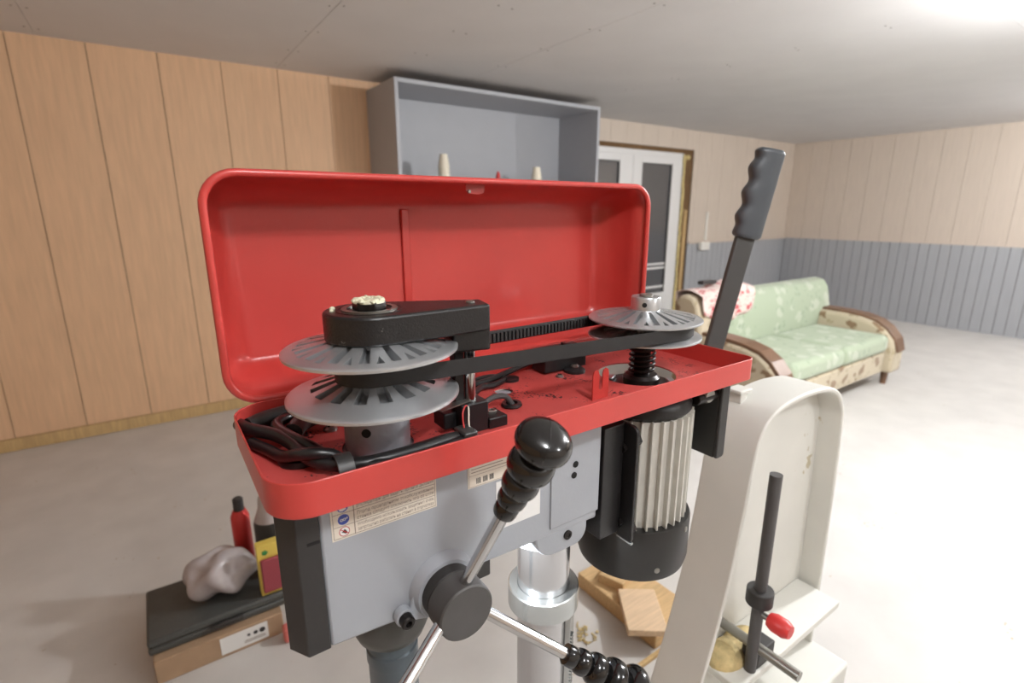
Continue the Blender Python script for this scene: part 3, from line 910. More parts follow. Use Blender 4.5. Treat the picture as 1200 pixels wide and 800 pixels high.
cz = (RZ[0] + RZ[1]) / 2
disc('pictogram', M_labelw, icx, cz, 0.0048, YB - 0.0006)
w = MB(); w.ring((icx, YB - .0007, cz), (0, -1, 0), 0.0042, 0.0049, 0.0001, 28)
w.obox((icx, YB - .00085, cz), (1, 0, -0.8), (0, 1, 0), (0.8, 0, 1), 0.0088, 0.0001, 0.0008)
w.build('prohibition_ring', M_redink, stk, smooth=False)
w = MB(); w.prism([(icx - .0028, cz - .0005), (icx - .001, cz + .0008), (icx + .0002, cz + .0026), (icx + .0014, cz + .001), (icx + .0026, cz - .0014), (icx + .001, cz - .0028), (icx - .0008, cz - .0012)],
                  'XZ', YB - .0008, YB - .00072)
w.build('symbol', M_inkd, stk, smooth=False)
# data plate and code label (blank: its printed code is left out)
dpl = MB().box(0.2425, 0.3005, YB - 0.0006, YB, 1.1655, 1.2105).build('data_sticker', M_label, dp, smooth=False)
dpl['label'] = 'beige data sticker with barcode'
ink = MB()
hl(0.244, 0.299, 1.1665, .0003); vl(0.244, 1.1665, 1.209, .0003); hl(0.244, 0.299, 1.1795, .0003)
for i, z in enumerate((1.1830, 1.1866, 1.1902, 1.1938, 1.1974, 1.201)):
    hl(0.2465, 0.2465 + (0.048, 0.04, 0.05, 0.036, 0.046, 0.05)[i], z, .0007)
ink.build('ruled_lines', M_ink, dpl, smooth=False)
ink = MB(); bxp = 0.2525
rb = random.Random(11)
for g in range(3):
    for i in range(5):
        wv = rb.choice((0.0004, 0.0007, 0.001)); ink.box(bxp, bxp + wv, yi0, yi1, 1.1690, 1.1755); bxp += wv + rb.choice((.0004, .0007))
    bxp += 0.0022
ink.build('barcode', M_inkd, dpl, smooth=False)
MB().box(0.2775, 0.3385, YB - 0.0006, YB, 1.1030, 1.1625).build('code_label', M_labelw, dp, smooth=False)

# ---- quill, stop ring and chuck
ql = MB().lathe([(0.043, 1.052), (0.044, 1.02), (0.043, 1.005), (0.038, 0.992), (0.030, 0.986), (0.030, 0.984)], (SX, SY, 0), (0, 0, 1), 44).build('stop_ring', M_bell, dp)
MB().lathe([(0.0275, 0.986), (0.0275, 0.972), (0.0290, 0.970), (0.0290, 0.955), (0.0275, 0.952), (0.0275, 0.86), (0.02, 0.855)], (SX, SY, 0), (0, 0, 1), 44).build('quill', M_quill, dp)
ck = MB().lathe([(0.012, 0.858), (0.012, 0.84), (0.022, 0.838), (0.025, 0.825), (0.025, 0.79), (0.02, 0.775), (0.010, 0.765)], (SX, SY, 0), (0, 0, 1), 32).build('chuck', M_chrome, dp)
# LED work lamp under the head
led = MB(); led.box(0.246, 0.276, 0.440, 0.470, 1.040, 1.066)
led = led.build('work_lamp', M_front, dp, bevel=0.002)
MB().lathe([(0.009, 0), (0.009, 0.001)], (0.2765, 0.455, 1.052), (1, 0.0, -0.5), 20).build('led_lens', M_led, led, smooth=False)
sl = bpy.data.lights.new('work_light', 'SPOT'); sl.energy = 4.0; sl.spot_size = math.radians(95); sl.spot_blend = 0.6; sl.shadow_soft_size = 0.006
sl.color = (0.92, 0.97, 1.0)
slo = bpy.data.objects.new('work_light', sl); COL.objects.link(slo)
slo.location = (0.284, 0.455, 1.049)
slo.rotation_euler = Vector((1, 0.06, -0.75)).to_track_quat('-Z', 'Y').to_euler()
slo.parent = led; slo.location = Vector(slo.location) - ORG[led.name]

# ---- feed hub and three handles
HX, HZ = 0.2085, 1.0675
MB().lathe([(0.0375, 0), (0.037, 0.003), (0.0345, 0.007), (0.0325, 0.012)], (HX, YB, HZ), (0, -1, 0), 48).build('hub_boss', M_body, dp)
MB().lathe([(0.029, 0.012), (0.029, 0.026)], (HX, YB, HZ), (0, -1, 0), 44).build('depth_ring', M_front, dp, bevel=0.001)
MB().lathe([(0.0278, 0.026), (0.0300, 0.028), (0.0300, 0.0485), (0.0295, 0.0525), (0.0280, 0.0540)], (HX, YB, HZ), (0, -1, 0), 48).build('feed_hub', M_hub, dp)
lgm = MB(); lgm.prism([(HX - .040, HZ - .012), (HX - .03, HZ + .02), (HX - .01, HZ), (HX - .02, HZ - .03), (HX - .045, HZ - .022)], 'XZ', YB - .006, YB)
lgm.lathe([(0.0095, 0), (0.0095, 0.010)], (HX - .0465, YB, HZ - .0145), (0, -1, 0), 20)
lgm.build('clamp_lug', M_body, dp, bevel=0.001)
cs_ = MB().lathe([(0.0072, 0.010), (0.0072, 0.018), (0.006, 0.019), (0.0034, 0.019), (0.003, 0.015)], (HX - .0465, YB, HZ - .0145), (0, -1, 0), 18).build('clamp_screw', M_grime, dp)
knob_prof = [(0.0060, 0.128), (0.0105, 0.1285), (0.0110, 0.131), (0.0110, 0.139), (0.0096, 0.1410)]
for (sa, sb, rm_, rn) in ((0.1410, 0.1575, 0.0133, 0.0092), (0.1575, 0.1785, 0.0166, 0.0100), (0.1785, 0.2030, 0.0205, 0.0115)):
    for k in range(1, 10):
        u = k / 10
        knob_prof.append((rn + (rm_ - rn) * (1 - abs(2 * u - 1) ** 2.3) ** 0.55, sa + (sb - sa) * u))
    knob_prof.append((rn, sb))
for k in range(0, 17):
    t = -PI / 2 + 0.45 + (PI - 0.45) * k / 16
    knob_prof.append((max(0.0004, 0.0242 * math.cos(t) ** 0.72 if math.cos(t) > 0 else 0.0004), 0.2170 + 0.0148 * math.sin(t)))
HC = Vector((0.2090, 0.3975, 1.0720))
knob_prof = [(r, h + 0.0065) for r, h in knob_prof]
HUBSINK = MB()
for k in range(3):
    a = math.radians(81.5 - 120 * k); c = math.radians(26)
    d = Vector((math.cos(a) * math.cos(c), -math.sin(c), math.sin(a) * math.cos(c)))
    ro = MB().cyl(HC + d * 0.014, HC + d * 0.141, 0.0063, n=24).build('feed_rod', M_chrome, dp)
    kn = MB().lathe(knob_prof, HC, d, 48)
    fx, fy, fa = frame(d)
    seam = []
    for q in range(25):
        t = -0.2 + (PI + 0.4) * q / 24
        seam.append(HC + d * (0.2235 + 0.0149 * math.sin(t)) + (fx * 0.8 + fy * 0.6) * 0.0242 * (abs(math.cos(t)) ** 0.72) * (1 if math.cos(t) > 0 else -1))
    kn.tube(seam, 0.00035, 6, False, 1)
    kn.build('knob', M_knob, ro, ang=60)

# ---- belt housing tray
TX0, TX1, TY0, TY1, TZ = 0.050, 0.702, 0.391, 0.607, 1.2435
tr_out = rrect(TX0, TX1, TY0, TY1, (0.036, 0.016, 0.016, 0.036), 8)
tr_in = rrect(TX0 + .0018, TX1 - .0018, TY0 + .0018, TY1 - .0018, (0.0342, 0.0142, 0.0142, 0.0342), 8)
holes = [circ(MX + 0.004, MY + 0.012, 0.056, 48), circ(SX, SY, 0.036, 40), circ(0.3655, 0.545, 0.0125, 24)]
tray = plate_holes(tr_in, holes, FZ - 0.0018, FZ).build('belt_housing_tray', M_redt, dp, smooth=False)
n = len(tr_out)
wl_ = MB()
zb_ = FZ - 0.0035
V = [(a, b, zb_) for a, b in tr_out] + [(a, b, TZ) for a, b in tr_out] + [(a, b, TZ) for a, b in tr_in] + [(a, b, zb_) for a, b in tr_in]
wl_.add(V, [(i + o * n, (i + 1) % n + o * n, (i + 1) % n + ((o + 1) % 4) * n, i + ((o + 1) % 4) * n) for i in range(n) for o in range(4)])
wl_.build('tray_wall', M_red, tray, bevel=0.0006)

# U-slot tab
tb = MB()
def tabpoly():
    x0, x1, z0, z1 = 0.4365, 0.4640, FZ, FZ + 0.0385
    cx = (x0 + x1) / 2; hw = 0.0030
    p = [(x0, z0), (x1, z0), (x1, z1 - 0.006)]
    r = (x1 - cx - hw) / 2
    for k in range(5): p.append((x1 - r + r * math.cos(PI * k / 4), z1 - 0.006 + r * 1.4 * math.sin(PI * k / 4)))
    p.append((cx + hw, FZ + 0.0155))
    for k in range(1, 6): p.append((cx + hw * math.cos(PI * k / 6), FZ + 0.0155 - hw * math.sin(PI * k / 6)))
    p.append((cx - hw, FZ + 0.0155))
    for k in range(5): p.append((x0 + r + r * math.cos(PI * k / 4), z1 - 0.006 + r * 1.4 * math.sin(PI * k / 4)))
    return p
tb.prism(tabpoly(), 'XZ', 0.4500, 0.4522)
tb.build('slotted_tab', M_red, dp, bevel=0.0005)

# ---- lid, opened upright behind the tray
LX0, LX1, LZ0, LZ1, LY0, LY1 = 0.052, 0.702, 1.2445, 1.4865, 0.611, 0.712
def lid_loop(y, ins, r):
    return [(a, y, b) for a, b in rrect(LX0 + ins, LX1 - ins, LZ0 + ins * .7, LZ1 - ins, max(r, 0.006), 8)]
loops = [lid_loop(LY0, 0.0, 0.034), lid_loop(0.65, 0.001, 0.033), lid_loop(0.672, 0.004, 0.031), lid_loop(0.690, 0.0105, 0.027),
         lid_loop(0.703, 0.0195, 0.021), lid_loop(0.7095, 0.027, 0.016), lid_loop(0.7115, 0.034, 0.012)]
lm = MB(); nL = len(loops[0])
for lp in loops: lm.v += [Vector(p) for p in lp]
for i in range(len(loops) - 1):
    for k in range(nL):
        k2 = (k + 1) % nL
        lm.f.append([i * nL + k, i * nL + k2, (i + 1) * nL + k2, (i + 1) * nL + k])
lm.f.append([(len(loops) - 1) * nL + k for k in range(nL)])
lid = lm.build('lid', M_red, dp, ang=50)
sd = lid.modifiers.new('sheet', 'SOLIDIFY'); sd.thickness = 0.0014; sd.offset = 0
MB().tube([(a, LY0 - 0.001, b) for a, _, b in loops[0]], 0.0042, 8, True, 1).build('rolled_rim', M_red, lid, ang=60)
MB().box(0.3015, 0.3135, 0.7060, 0.7110, LZ0 + 0.026, LZ1 - 0.036).build('lid_strip', M_red, lid, bevel=0.0015)  # raised upright strip on the lid's back panel, same red
lt = MB(); lt.prism([(0.361, 1.4850), (0.361, 1.4745), (0.365, 1.4710), (0.380, 1.4700), (0.388, 1.4720), (0.390, 1.4770), (0.390, 1.4850)], 'XZ', 0.6265, 0.628)
lt.build('latch_tab', M_red, lid)
MB().lathe([(0.0028, 0), (0.002, 0.002)], (0.3655, 0.6265, 1.4735), (0, -1, 0), 12).build('latch_rivet', M_bolt, lid)
for hx in (0.16, 0.60):
    MB().cyl((hx - 0.03, 0.6125, 1.2445), (hx + 0.03, 0.6125, 1.2445), 0.0038, n=14).build('hinge', M_red, dp)

# ---- sheaves
def sheave(R, r0, zrim, rise, zbot_rim, zbot_hub, s0, s1, t0, t1, hw, depth, flat=0.0, n=16, phase=0.0, up=True, tri=True):
    """slotted cone half of a variable-speed pulley: slots run from hub to rim, small wedge recesses lie between them"""
    rings = sorted(set([r0, s0, (s0 + s1) / 2, t0, (t0 + t1) / 2, s1, t1, R * (1 - flat) if flat else R * 0.965, R - 0.0012, R]))
    def cone(r):
        rr = R * (1 - flat) if flat else R
        return zrim + rise * max(0.0, (rr - r)) / (rr - r0)
    sec = 2 * PI / n
    def nodes(r):
        a = min((hw + max(0.0, r - s0) * 0.055) / r, sec * 0.32)
        b = 0.0012 if r <= t0 else 0.0012 + 0.05 * (min(r, t1) - t0) / (t1 - t0)
        out = []
        for k in range(n):
            c = k * sec + phase
            h = sec / 2
            out += [c - a, c, c + a, c + a + (h - b - a) / 3, c + a + 2 * (h - b - a) / 3, c + h - b, c + h, c + h + b,
                    c + h + b + (h - b - a) / 3, c + h + b + 2 * (h - b - a) / 3]
        return out
    per = 10; N = per * n; nr = len(rings)
    top, low = [], []
    for i, r in enumerate(rings):
        z = cone(r) - (0.0007 if i == nr - 1 else 0)
        for th in nodes(r):
            top.append(Vector((r * math.cos(th), r * math.sin(th), z)))
            ub = zbot_rim + (zbot_hub - zbot_rim) * (R - r) / (R - r0)
            dd = max(0.0015, min(depth, z - ub - 0.0012))
            low.append(Vector((r * math.cos(th), r * math.sin(th), z - dd)))
    mb = MB(); dk = MB()
    mb.v = top + low; dk.v = [v.copy() for v in low]
    NT = len(top)
    flag = {}
    for i in range(nr - 1):
        rm_ = (rings[i] + rings[i + 1]) / 2
        for k in range(N):
            kk = k % per
            fl_ = (kk in (0, 1) and s0 < rm_ < s1) or (tri and kk in (5, 6) and t0 < rm_ < t1)
            flag[(i, k)] = fl_
    for i in range(nr - 1):
        for k in range(N):
            k2 = (k + 1) % N
            q = [i * N + k, i * N + k2, (i + 1) * N + k2, (i + 1) * N + k]
            if flag[(i, k)]:
                mb.f.append([NT + a for a in q])
                for (ni, nk, e) in ((i, (k - 1) % N, (q[0], q[3])), (i, k2, (q[1], q[2])), (i - 1, k, (q[0], q[1])), (i + 1, k, (q[3], q[2]))):
                    if not flag.get((ni, nk), False):
                        mb.f.append([e[0], e[1], NT + e[1], NT + e[0]])
            else:
                mb.f.append(q)
    # underside
    o = len(mb.v); ths = nodes(R)
    und = [(R, zbot_rim), (R * 0.9, zbot_rim + (zbot_hub - zbot_rim) * 0.12), (r0, zbot_hub)]
    for (r, z) in und:
        for th in ths: mb.v.append(Vector((r * math.cos(th), r * math.sin(th), z)))
    for k in range(N):
        k2 = (k + 1) % N
        mb.f.append([(nr - 1) * N + k, (nr - 1) * N + k2, o + k2, o + k])
        mb.f.append([o + k, o + k2, o + N + k2, o + N + k])
        mb.f.append([o + N + k, o + N + k2, o + 2 * N + k2, o + 2 * N + k])
        mb.f.append([o + 2 * N + k, o + 2 * N + k2, k2, k])
    return mb
def place(mb, x, y):
    for v in mb.v: v.x += x; v.y += y
    return mb

# spindle pulley
R1 = 0.0840
up1 = place(sheave(R1, 0.022, 1.3205, 0.0125, 1.3175, 1.303, 0.026, R1 * .85, R1 * .70, R1 * .87, 0.0022, 0.0098, phase=-1.62), SX, SY)
spu = thing_part = None
sp_root = up1.build('spindle_pulley', M_alu, dp, ang=28)
lo1 = place(sheave(R1, 0.022, 1.2746, 0.0190, 1.2715, 1.260, 0.030, R1 * .72, R1 * .55, R1 * .70, 0.0044, 0.0110, flat=0.0, phase=-1.75, tri=False), SX, SY)
lo1.build('lower_sheave', M_alu, sp_root, ang=28)
hb = MB().lathe([(0.030, FZ - 0.012), (0.0325, FZ - 0.002), (0.0325, 1.255), (0.0318, 1.2625), (0.022, 1.263)], (SX, SY, 0), (0, 0, 1), 48)
hb = hb.build('pulley_hub', M_hubm, sp_root)
hb2 = Vector((-0.62, -0.78, 0)).normalized()
MB().lathe([(0.0045, 0), (0.0045, 0.0012)], Vector((SX, SY, 1.242)) + hb2 * 0.0322, hb2, 14).build('set_screw_shade', M_holeshade, hb, smooth=False)
MB().cyl((SX, SY, 1.255), (SX, SY, 1.330), 0.021, n=32).build('spindle_sleeve', M_grime, sp_root)

# speed-change arm carried by the post
PX, PY = 0.2665, 0.463
arm = MB()
ad = Vector((PX - SX, PY - SY)).normalized(); an = Vector((-ad.y, ad.x))
poly = []
r0, endL, r1 = 0.0435, 0.118, 0.0165
a0 = math.atan2(ad.y, ad.x)
for k in range(33):
    t = a0 + PI * 0.43 + (2 * PI - PI * 0.86) * k / 32
    poly.append((SX + r0 * math.cos(t), SY + r0 * math.sin(t)))
E_ = Vector((SX, SY)) + ad * endL
for s in (-1, 1):
    p = E_ + an * r1 * s
    poly.append((p.x, p.y))
arm.prism(poly, 'XY', 1.3290, 1.3570)
arm = arm.build('speed_arm', M_blkd, dp, bevel=0.0028, seg=3)
ae = MB(); pe = []
for (l, s) in ((endL - 0.040, -1), (endL, -1), (endL, 1), (endL - 0.040, 1)):
    p = Vector((SX, SY)) + ad * l + an * r1 * s
    pe.append((p.x, p.y))
ae.prism(pe, 'XY', 1.3085, 1.3550)
ae.build('arm_end_block', M_blkd, arm, bevel=0.0025, seg=3)
MB().ring((SX, SY, 1.3565), (0, 0, 1), 0.0215, 0.0265, 0.0022, 40).build('bearing_ring', M_bolt, arm)
MB().ring((SX, SY, 1.3567), (0, 0, 1), 0.030, 0.0315, 0.0008, 40).build('retaining_ring', M_grime, arm)
MB().lathe([(0.0165, 1.357), (0.0165, 1.3645), (0.0145, 1.3665)], (SX, SY, 0), (0, 0, 1), 6).build('spindle_nut', M_grime, arm, bevel=0.001)
gr = MB()
for k in range(60):
    rr = random.Random(k + 40)
    t = rr.uniform(0, 2 * PI); q = rr.uniform(0.0085, 0.0150)
    gr.ellipsoid((SX + q * math.cos(t), SY + q * math.sin(t), 1.3662 + rr.uniform(-.0006, .0006)), rr.uniform(.0018, .0040), rr.uniform(.0018, .0040), rr.uniform(.0012, .0022), 10, 7)
gr.lathe([(0.0155, 1.3640), (0.0150, 1.3662), (0.010, 1.3668)], (SX, SY, 0), (0, 0, 1), 24)
tag(gr.build('grease', M_grease, arm, ang=80), kind='stuff')
for (a, b, r) in ((-0.030, 0.019, 0.003), (-0.034, 0.008, 0.002)):
    MB().ellipsoid((SX + a, SY + b, 1.3575), r, r * .8, r * .8, 10, 7).build('grease_blob', M_grease, arm)
MB().lathe([(0.005, 0), (0.005, 0.0016), (0.004, 0.002)], (PX + .002, PY, 1.357), (0, 0, 1), 16).build('post_screw', M_bolt, arm)

# post with its foot and switch
MB().cyl((PX, PY, 1.222), (PX, PY, 1.3090), 0.0062, n=28).build('guide_post', M_chrome, dp)
MB().box(PX - 0.0175, PX - 0.0065, PY + 0.000, PY + 0.012, 1.250, 1.3090).build('stop_bar', M_blk, dp, bevel=0.001)
ft = MB(); ft.box(PX - 0.017, PX + 0.016, PY - 0.012, PY + 0.014, FZ, 1.2500)
ft.box(PX + 0.016, PX + 0.040, PY - 0.014, PY + 0.014, FZ, 1.2285)
ft = ft.build('post_foot', M_blk, dp, bevel=0.0015)
MB().lathe([(0.0062, 0), (0.0062, 0.0028), (0.005, 0.0036), (0.0028, 0.0036), (0.0026, 0.0016)], (PX + 0.028, PY + .001, 1.2285), (0, 0, 1), 6).build('foot_bolt', M_bolt, ft)
MB().box(PX - 0.032, PX - 0.017, PY + 0.000, PY + 0.026, FZ + 0.006, 1.2400).build('foot_clamp', M_blk, ft, bevel=0.0015)
MB().obox((PX - 0.022, PY - 0.006, 1.2515), (1, 0.25, 0.0), (-0.25, 1, 0), (0, 0, 1), 0.045, 0.010, 0.0014).build('spring_leaf', M_bolt, ft)
MB().tube([(PX - 0.012, PY - 0.013, 1.2500), (PX - 0.017, PY - 0.018, 1.2515), (PX - 0.022, PY - 0.022, 1.245), (PX - 0.0225, PY - 0.026, 1.231), (PX - 0.020, PY - 0.030, 1.222)], 0.0009, 8).build('signal_wire', M_wred, dp)
MB().tube([(PX - 0.010, PY - 0.013, 1.2485), (PX - 0.013, PY - 0.019, 1.246), (PX - 0.016, PY - 0.024, 1.236), (PX - 0.018, PY - 0.030, 1.222)], 0.0009, 8).build('signal_wire', M_wwht, dp)

# motor pulley
R2 = 0.0785
up2 = place(sheave(R2, 0.0165, 1.3035, 0.0125, 1.3010, 1.289, 0.023, R2 * .85, R2 * .70, R2 * .87, 0.0020, 0.0078, phase=-1.80), MX, MY)
mp = up2.build('motor_pulley', M_alu, dp, ang=28)
lo2 = place(sheave(R2, 0.0165, 1.2800, 0.0110, 1.2772, 1.268, 0.024, R2 * .72, R2 * .56, R2 * .70, 0.0032, 0.007, flat=0.0, phase=0.1, tri=False), MX, MY)
lo2.build('lower_sheave', M_alu, mp, ang=28)
kl = MB().lathe([(0.0205, 1.3125), (0.0205, 1.3315), (0.0195, 1.3330), (0.0110, 1.3330), (0.0105, 1.331)], (MX, MY, 0), (0, 0, 1), 44, True, True).build('pulley_collar', M_alu, mp)
hv = Vector((-0.80, -0.6, 0)).normalized()
MB().lathe([(0.0034, 0), (0.0034, 0.001)], Vector((MX, MY, 1.3235)) + hv * 0.0202, hv, 14).build('set_screw_shade', M_holeshade, kl, smooth=False)
MB().lathe([(0.0095, 1.331), (0.0095, 1.3352), (0.0085, 1.3360)], (MX, MY, 0), (0, 0, 1), 28).build('motor_shaft', M_bolt, mp)
MB().cyl((MX, MY, 1.20), (MX, MY, 1.285), 0.0115, n=28).build('spring_core', M_grime, mp)
MB().lathe([(0.012, 1.262), (0.0185, 1.262), (0.0185, 1.268), (0.012, 1.268)], (MX, MY, 0), (0, 0, 1), 32).build('spring_seat', M_grime, mp)
hel = []
for i in range(5 * 16 + 1):
    t = 2 * PI * i / 16
    hel.append((MX + 0.0172 * math.cos(t), MY + 0.0172 * math.sin(t), 1.2225 + (1.2610 - 1.2225) * i / 80))
MB().tube(hel, 0.0022, 8, False, 1).build('coil_spring', M_grime, mp, ang=70)
MB().lathe([(0.026, 1.205), (0.026, 1.216), (0.022, 1.2205), (0.012, 1.2205)], (MX, MY, 0), (0, 0, 1), 36).build('spring_cup', M_grime, mp)

# ---- cogged belt
rb1, rb2 = 0.0340, 0.0640
dC = MX - SX
be = math.asin((rb2 - rb1) / dC)
path = []
# arc on the spindle side (left), then on the motor side (right)
aL0, aL1 = PI / 2 + be, 3 * PI / 2 - be
for k in range(29):
    t = aL0 + (aL1 - aL0) * k / 28; path.append((SX, rb1, t, 1.2975))
aR0, aR1 = -PI / 2 - be, PI / 2 + be
for k in range(37):
    t = aR0 + (aR1 - aR0) * k / 36; path.append((MX, rb2, t, 1.2915))
pp = [(Vector((cx + r * math.cos(t), SY + r * math.sin(t), z)), Vector((math.cos(t), math.sin(t), 0))) for cx, r, t, z in path]
bl = MB(); N = len(pp); H = 0.0085
for (p, nrm) in pp:
    for (o, z) in ((0.0, -H + .002), (0.0, H - .002), (0.0032, H), (0.0032, -H)):
        bl.v.append(p + nrm * o + Vector((0, 0, z)))
for i in range(N):
    j = (i + 1) % N
    for q in range(4):
        bl.f.append([i * 4 + q, i * 4 + (q + 1) % 4, j * 4 + (q + 1) % 4, j * 4 + q])
belt = bl.build('drive_belt', M_belt, dp, ang=30)
# cogs, evenly spaced along the path
cg = MB(); seglen = []
tot = 0
for i in range(N):
    l = (pp[(i + 1) % N][0] - pp[i][0]).length; seglen.append(l); tot += l
nc = int(tot / 0.0062)
for c in range(nc):
    s = tot * c / nc; i = 0
    while s > seglen[i]: s -= seglen[i]; i += 1
    f_ = s / seglen[i]; j = (i + 1) % N
    p = pp[i][0].lerp(pp[j][0], f_); nrm = pp[i][1].lerp(pp[j][1], f_).normalized()
    tg = Vector((-nrm.y, nrm.x, 0))
    cg.obox(p - nrm * 0.0016, tg, nrm, (0, 0, 1), 0.0034, 0.0036, 2 * H - 0.006)
tag(cg.build('belt_cogs', M_belt, belt, smooth=False), kind='stuff')

# ---- fittings on the tray floor
sw = MB().box(0.452, 0.532, 0.566, 0.598, FZ + 0.002, 1.2500).build('micro_switch', M_blk, dp, bevel=0.0015)
MB().box(0.500, 0.508, 0.575, 0.590, 1.2500, 1.2545).build('switch_lever', M_blk, sw, bevel=0.001)
MB().lathe([(0.016, FZ), (0.016, FZ + .004), (0.010, FZ + 0.008)], (0.500, 0.556, 0), (0, 0, 1), 20).build('switch_foot', M_blk, sw)
def screw(x, y, r=0.0055, nm='pan_screw', ph_=0.3):
    s = MB().lathe([(r, FZ), (r * .96, FZ + r * .3), (r * .6, FZ + r * .62), (0.0004, FZ + r * .7)], (x, y, 0), (0, 0, 1), 20).build(nm, M_bolt, dp)
    c = MB()
    c.obox((x, y, FZ + r * .66), (math.cos(ph_), math.sin(ph_), 0), (-math.sin(ph_), math.cos(ph_), 0), (0, 0, 1), r * 1.1, r * .22, r * .2)
    c.obox((x, y, FZ + r * .66), (-math.sin(ph_), math.cos(ph_), 0), (math.cos(ph_), math.sin(ph_), 0), (0, 0, 1), r * 1.1, r * .22, r * .2)
    c.build('cross_slot_shade', M_holeshade, s, smooth=False)
    return s
screw(0.139, 0.549, 0.0075, ph_=0.9); screw(0.4655, 0.549, 0.0058); screw(0.160, 0.4295, 0.005, ph_=.2)
s2 = screw(0.500, 0.556, 0.006); s2.location.z += 0.008
screw(0.112, 0.576, 0.0062)
MB().lathe([(0.011, FZ), (0.013, FZ + .002), (0.012, FZ + .005), (0.0075, FZ + .005), (0.007, FZ + .0015)], (0.3425, 0.4935, 0), (0, 0, 1), 26).build('grommet', M_cable, dp)
MB().tube([(PX + 0.014, PY + 0.018, FZ + 0.012), (0.300, 0.489, FZ + 0.015), (0.318, 0.494, FZ + 0.017), (0.334, 0.4945, FZ + 0.014), (0.3425, 0.4935, FZ + 0.003)], 0.0036, 10).build('sensor_cable', M_cableg, dp)
# black leads at the back of the tray
MB().tube([(0.300, 0.555, FZ + .006), (0.330, 0.572, FZ + .006), (0.362, 0.574, FZ + .008), (0.395, 0.583, FZ + .010), (0.452, 0.590, FZ + .018)], 0.0042, 10).build('switch_cable', M_cable, dp)
MB().tube([(0.300, 0.565, FZ + .005), (0.335, 0.588, FZ + .005), (0.372, 0.590, FZ + .006), (0.386, 0.575, FZ + .005), (0.362, 0.562, FZ + .005), (0.340, 0.560, FZ + .006), (0.318, 0.545, FZ + .006), (0.292, 0.535, FZ + .006)], 0.0042, 10).build('switch_cable', M_cable, dp)
MB().lathe([(0.013, FZ), (0.013, FZ + .004), (0.008, FZ + .005)], (0.398, 0.578, 0), (0, 0, 1), 22).build('cable_gland', M_cable, dp)
# cable loom in the left front corner
MB().tube([(0.0560, 0.590, FZ + .012), (0.062, 0.560, FZ + .016), (0.080, 0.528, FZ + .017), (0.0900, 0.498, FZ + .016), (0.0960, 0.468, FZ + .013), (0.112, 0.447, FZ + .010), (0.140, 0.4335, FZ + .009), (0.180, 0.4325, FZ + .009), (0.222, 0.436, FZ + .009), (0.243, 0.437, FZ + .007)], 0.0066, 14).build('power_cable', M_cable, dp)
MB().tube([(0.118, 0.584, FZ + .010), (0.100, 0.578, FZ + .013), (0.0880, 0.560, FZ + .016), (0.0860, 0.536, FZ + .018), (0.092, 0.506, FZ + .019), (0.102, 0.480, FZ + .017), (0.112, 0.458, FZ + .013), (0.126, 0.442, FZ + .009), (0.160, 0.4220, FZ + .007), (0.205, 0.4225, FZ + .007), (0.236, 0.428, FZ + .007)], 0.0058, 14).build('power_cable', M_cable, dp)
MB().tube([(0.060, 0.545, FZ + .007), (0.070, 0.520, FZ + .007), (0.078, 0.492, FZ + .009), (0.086, 0.470, FZ + .017), (0.098, 0.456, FZ + .021), (0.112, 0.452, FZ + .018), (0.120, 0.450, FZ + .012)], 0.0056, 14).build('power_cable', M_cable, dp)
MB().tube([(0.150, 0.580, FZ + .010), (0.128, 0.568, FZ + .012), (0.110, 0.552, FZ + .014), (0.098, 0.534, FZ + .013)], 0.0095, 14).build('cable_sleeve', M_strap, dp)
MB().tube([(0.130, 0.596, FZ + .012), (0.105, 0.590, FZ + .014), (0.080, 0.584, FZ + .014), (0.064, 0.578, FZ + .012)], 0.0095, 14).build('cable_sleeve', M_strap, dp)
MB().lathe([(0.0185, FZ), (0.0195, FZ + .002), (0.018, FZ + .006), (0.012, FZ + .007)], (0.0935, 0.492, 0), (0, 0, 1), 28).build('grommet', M_cable, dp)
cp = MB(); cpp = []
for k in range(13):
    t = PI * k / 12
    cpp.append((0.4410 + 0.0155 * math.cos(t), FZ + 0.004 + 0.0165 * math.sin(t)))
for k in range(13):
    t = PI - PI * k / 12
    cpp.append((0.4410 + 0.0135 * math.cos(t), FZ + 0.004 + 0.0145 * math.sin(t)))
cp.prism(cpp, 'YZ', 0.1120, 0.1270)
cp.box(0.1120, 0.1270, 0.4115, 0.4285, FZ, FZ + 0.003)
cp.build('cable_clip', M_strap, dp, bevel=0.0006)
screw(0.1195, 0.4185, 0.0045)
cp2 = MB().box(0.236, 0.252, 0.4225, 0.446, FZ, FZ + 0.0165).build('cable_clip', M_strap, dp, bevel=0.002)

# ---- motor
mt = MB().lathe([(0.020, 1.206), (0.052, 1.204), (0.068, 1.196), (0.0735, 1.187), (0.0735, 1.178), (0.0690, 1.172)], (MX, MY, 0), (0, 0, 1), 56).build('motor', M_blk, dp)
MB().cyl((MX, MY, 0.985), (MX, MY, 1.178), 0.0692, n=56).build('motor_barrel', M_fin, mt)
NF = 32
f0 = None
for k in range(NF):
    t = 2 * PI * k / NF
    if f0 is None:
        fm = MB(); fm.obox((MX + 0.0725, MY, 1.082), (1, 0, 0), (0, 1, 0), (0, 0, 1), 0.010, 0.0030, 0.184)
        f0 = fm.build('cooling_fin', M_fin, mt, bevel=0.0006)
    else:
        inst(f0, 'cooling_fin', mt, rotz=t, about=(MX, MY, 0))
fcv = MB().lathe([(0.0825, 1.012), (0.0845, 1.008), (0.0845, 0.945), (0.0815, 0.933), (0.072, 0.928), (0.02, 0.926)], (MX, MY, 0), (0, 0, 1), 56).build('fan_cover', M_cover, mt)
MB().lathe([(0.024, 0.918), (0.026, 0.927)], (MX, MY, 0), (0, 0, 1), 28).build('cover_boss', M_cover, fcv)
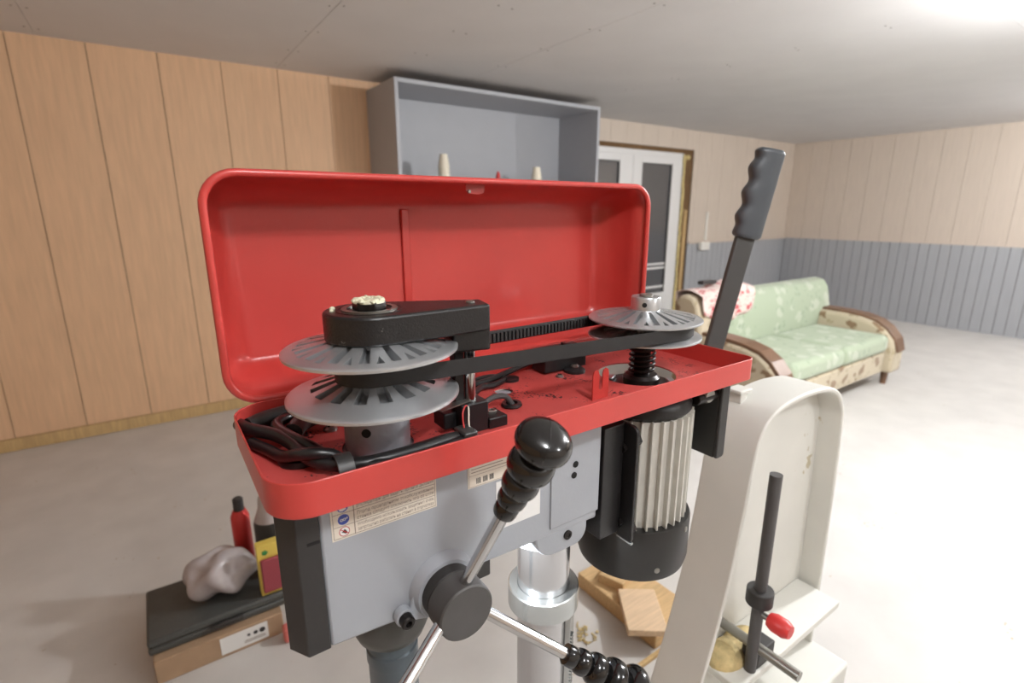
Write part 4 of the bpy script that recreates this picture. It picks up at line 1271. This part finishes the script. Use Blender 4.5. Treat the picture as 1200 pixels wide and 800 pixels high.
for (ang, z) in ((-112, 0.952), (-75, 1.000), (-20, 0.952)):
    a = math.radians(ang); dv = Vector((math.cos(a), math.sin(a), 0))
    MB().lathe([(0.0042, 0), (0.004, 0.0012), (0.002, 0.002)], Vector((MX, MY, z)) + dv * 0.0843, dv, 14).build('cover_screw', M_bolt, fcv)
# holes' glimpses of the bare end bell
for (ang) in (60, 118, 300, 330):
    a = math.radians(ang)
    MB().obox((MX + 0.045 * math.cos(a), MY + 0.045 * math.sin(a), 1.2075), (math.cos(a), math.sin(a), 0), (-math.sin(a), math.cos(a), 0), (0, 0, 1), 0.010, 0.020, 0.004).build('bell_pad', M_alu, mt, bevel=0.001)
# junction box behind the motor
MB().box(MX + 0.03, MX + 0.10, MY + 0.07, MY + 0.11, 1.06, 1.15).build('terminal_box', M_front, mt, bevel=0.004)
# motor mount plates
mo = MB()
mo.prism(rrect(0.408, 0.560, 1.018, 1.184, (0.006, 0.004, 0.004, 0.010)), 'YZ', 0.476, 0.481)
mo = mo.build('motor_mount', M_blk, dp, bevel=0.001)
MB().prism([(0.436, 0.4255), (0.468, 0.4255), (0.476, 0.430), (0.476, 0.4595), (0.436, 0.4595)], 'XY', 1.030, 1.186).build('mount_channel', M_blk, mo, bevel=0.001)
MB().box(0.432, 0.476, 0.46, 0.53, 1.08, 1.16).build('slide_block', M_blk, mo, bevel=0.002)
for (b, z) in ((0.4145, 1.163), (0.4145, 1.036)):
    MB().lathe([(0.0065, 0), (0.0065, 0.006)], (0.481, b, z), (1, 0, 0), 6).build('mount_nut', M_grime, mo)
for (b, z) in ((0.429, 1.150), (0.429, 1.042)):
    MB().lathe([(0.0062, 0), (0.0062, 0.005)], (0.476, b, z), (-1, 0, 0), 6).build('mount_bolt', M_grime, mo)
MB().box(0.4765, 0.4805, 0.4078, 0.434, 1.0155, 1.0185).build('bare_edge', M_zinc, mo, smooth=False)
for z in (1.055, 1.145):
    MB().box(0.481, 0.515, 0.452, 0.466, z - 0.012, z + 0.012).build('motor_foot', M_fin, mo, bevel=0.002)
# tensioner plate on the far side
tp = MB(); tp.prism(rrect(0.4145, 0.470, 1.088, 1.2065, (0.004, 0.002, 0.002, 0.008)), 'YZ', 0.656, 0.661)
tp.prism(rrect(0.6555, 0.6755, 1.088, 1.2065, (0.004, 0.006, 0.008, 0.002)), 'XZ', 0.4100, 0.4150)
tp = tp.build('tensioner_plate', M_cover, dp, bevel=0.002)
MB().cyl((0.612, 0.424, 1.188), (0.657, 0.424, 1.188), 0.0085, n=18).build('tensioner_bolt', M_grime, tp, bevel=0.001)
MB().lathe([(0.011, 0), (0.012, 0.004), (0.010, 0.008)], (0.636, 0.424, 1.191), (0, -1, 0), 18).build('tensioner_nut', M_bolt, tp)
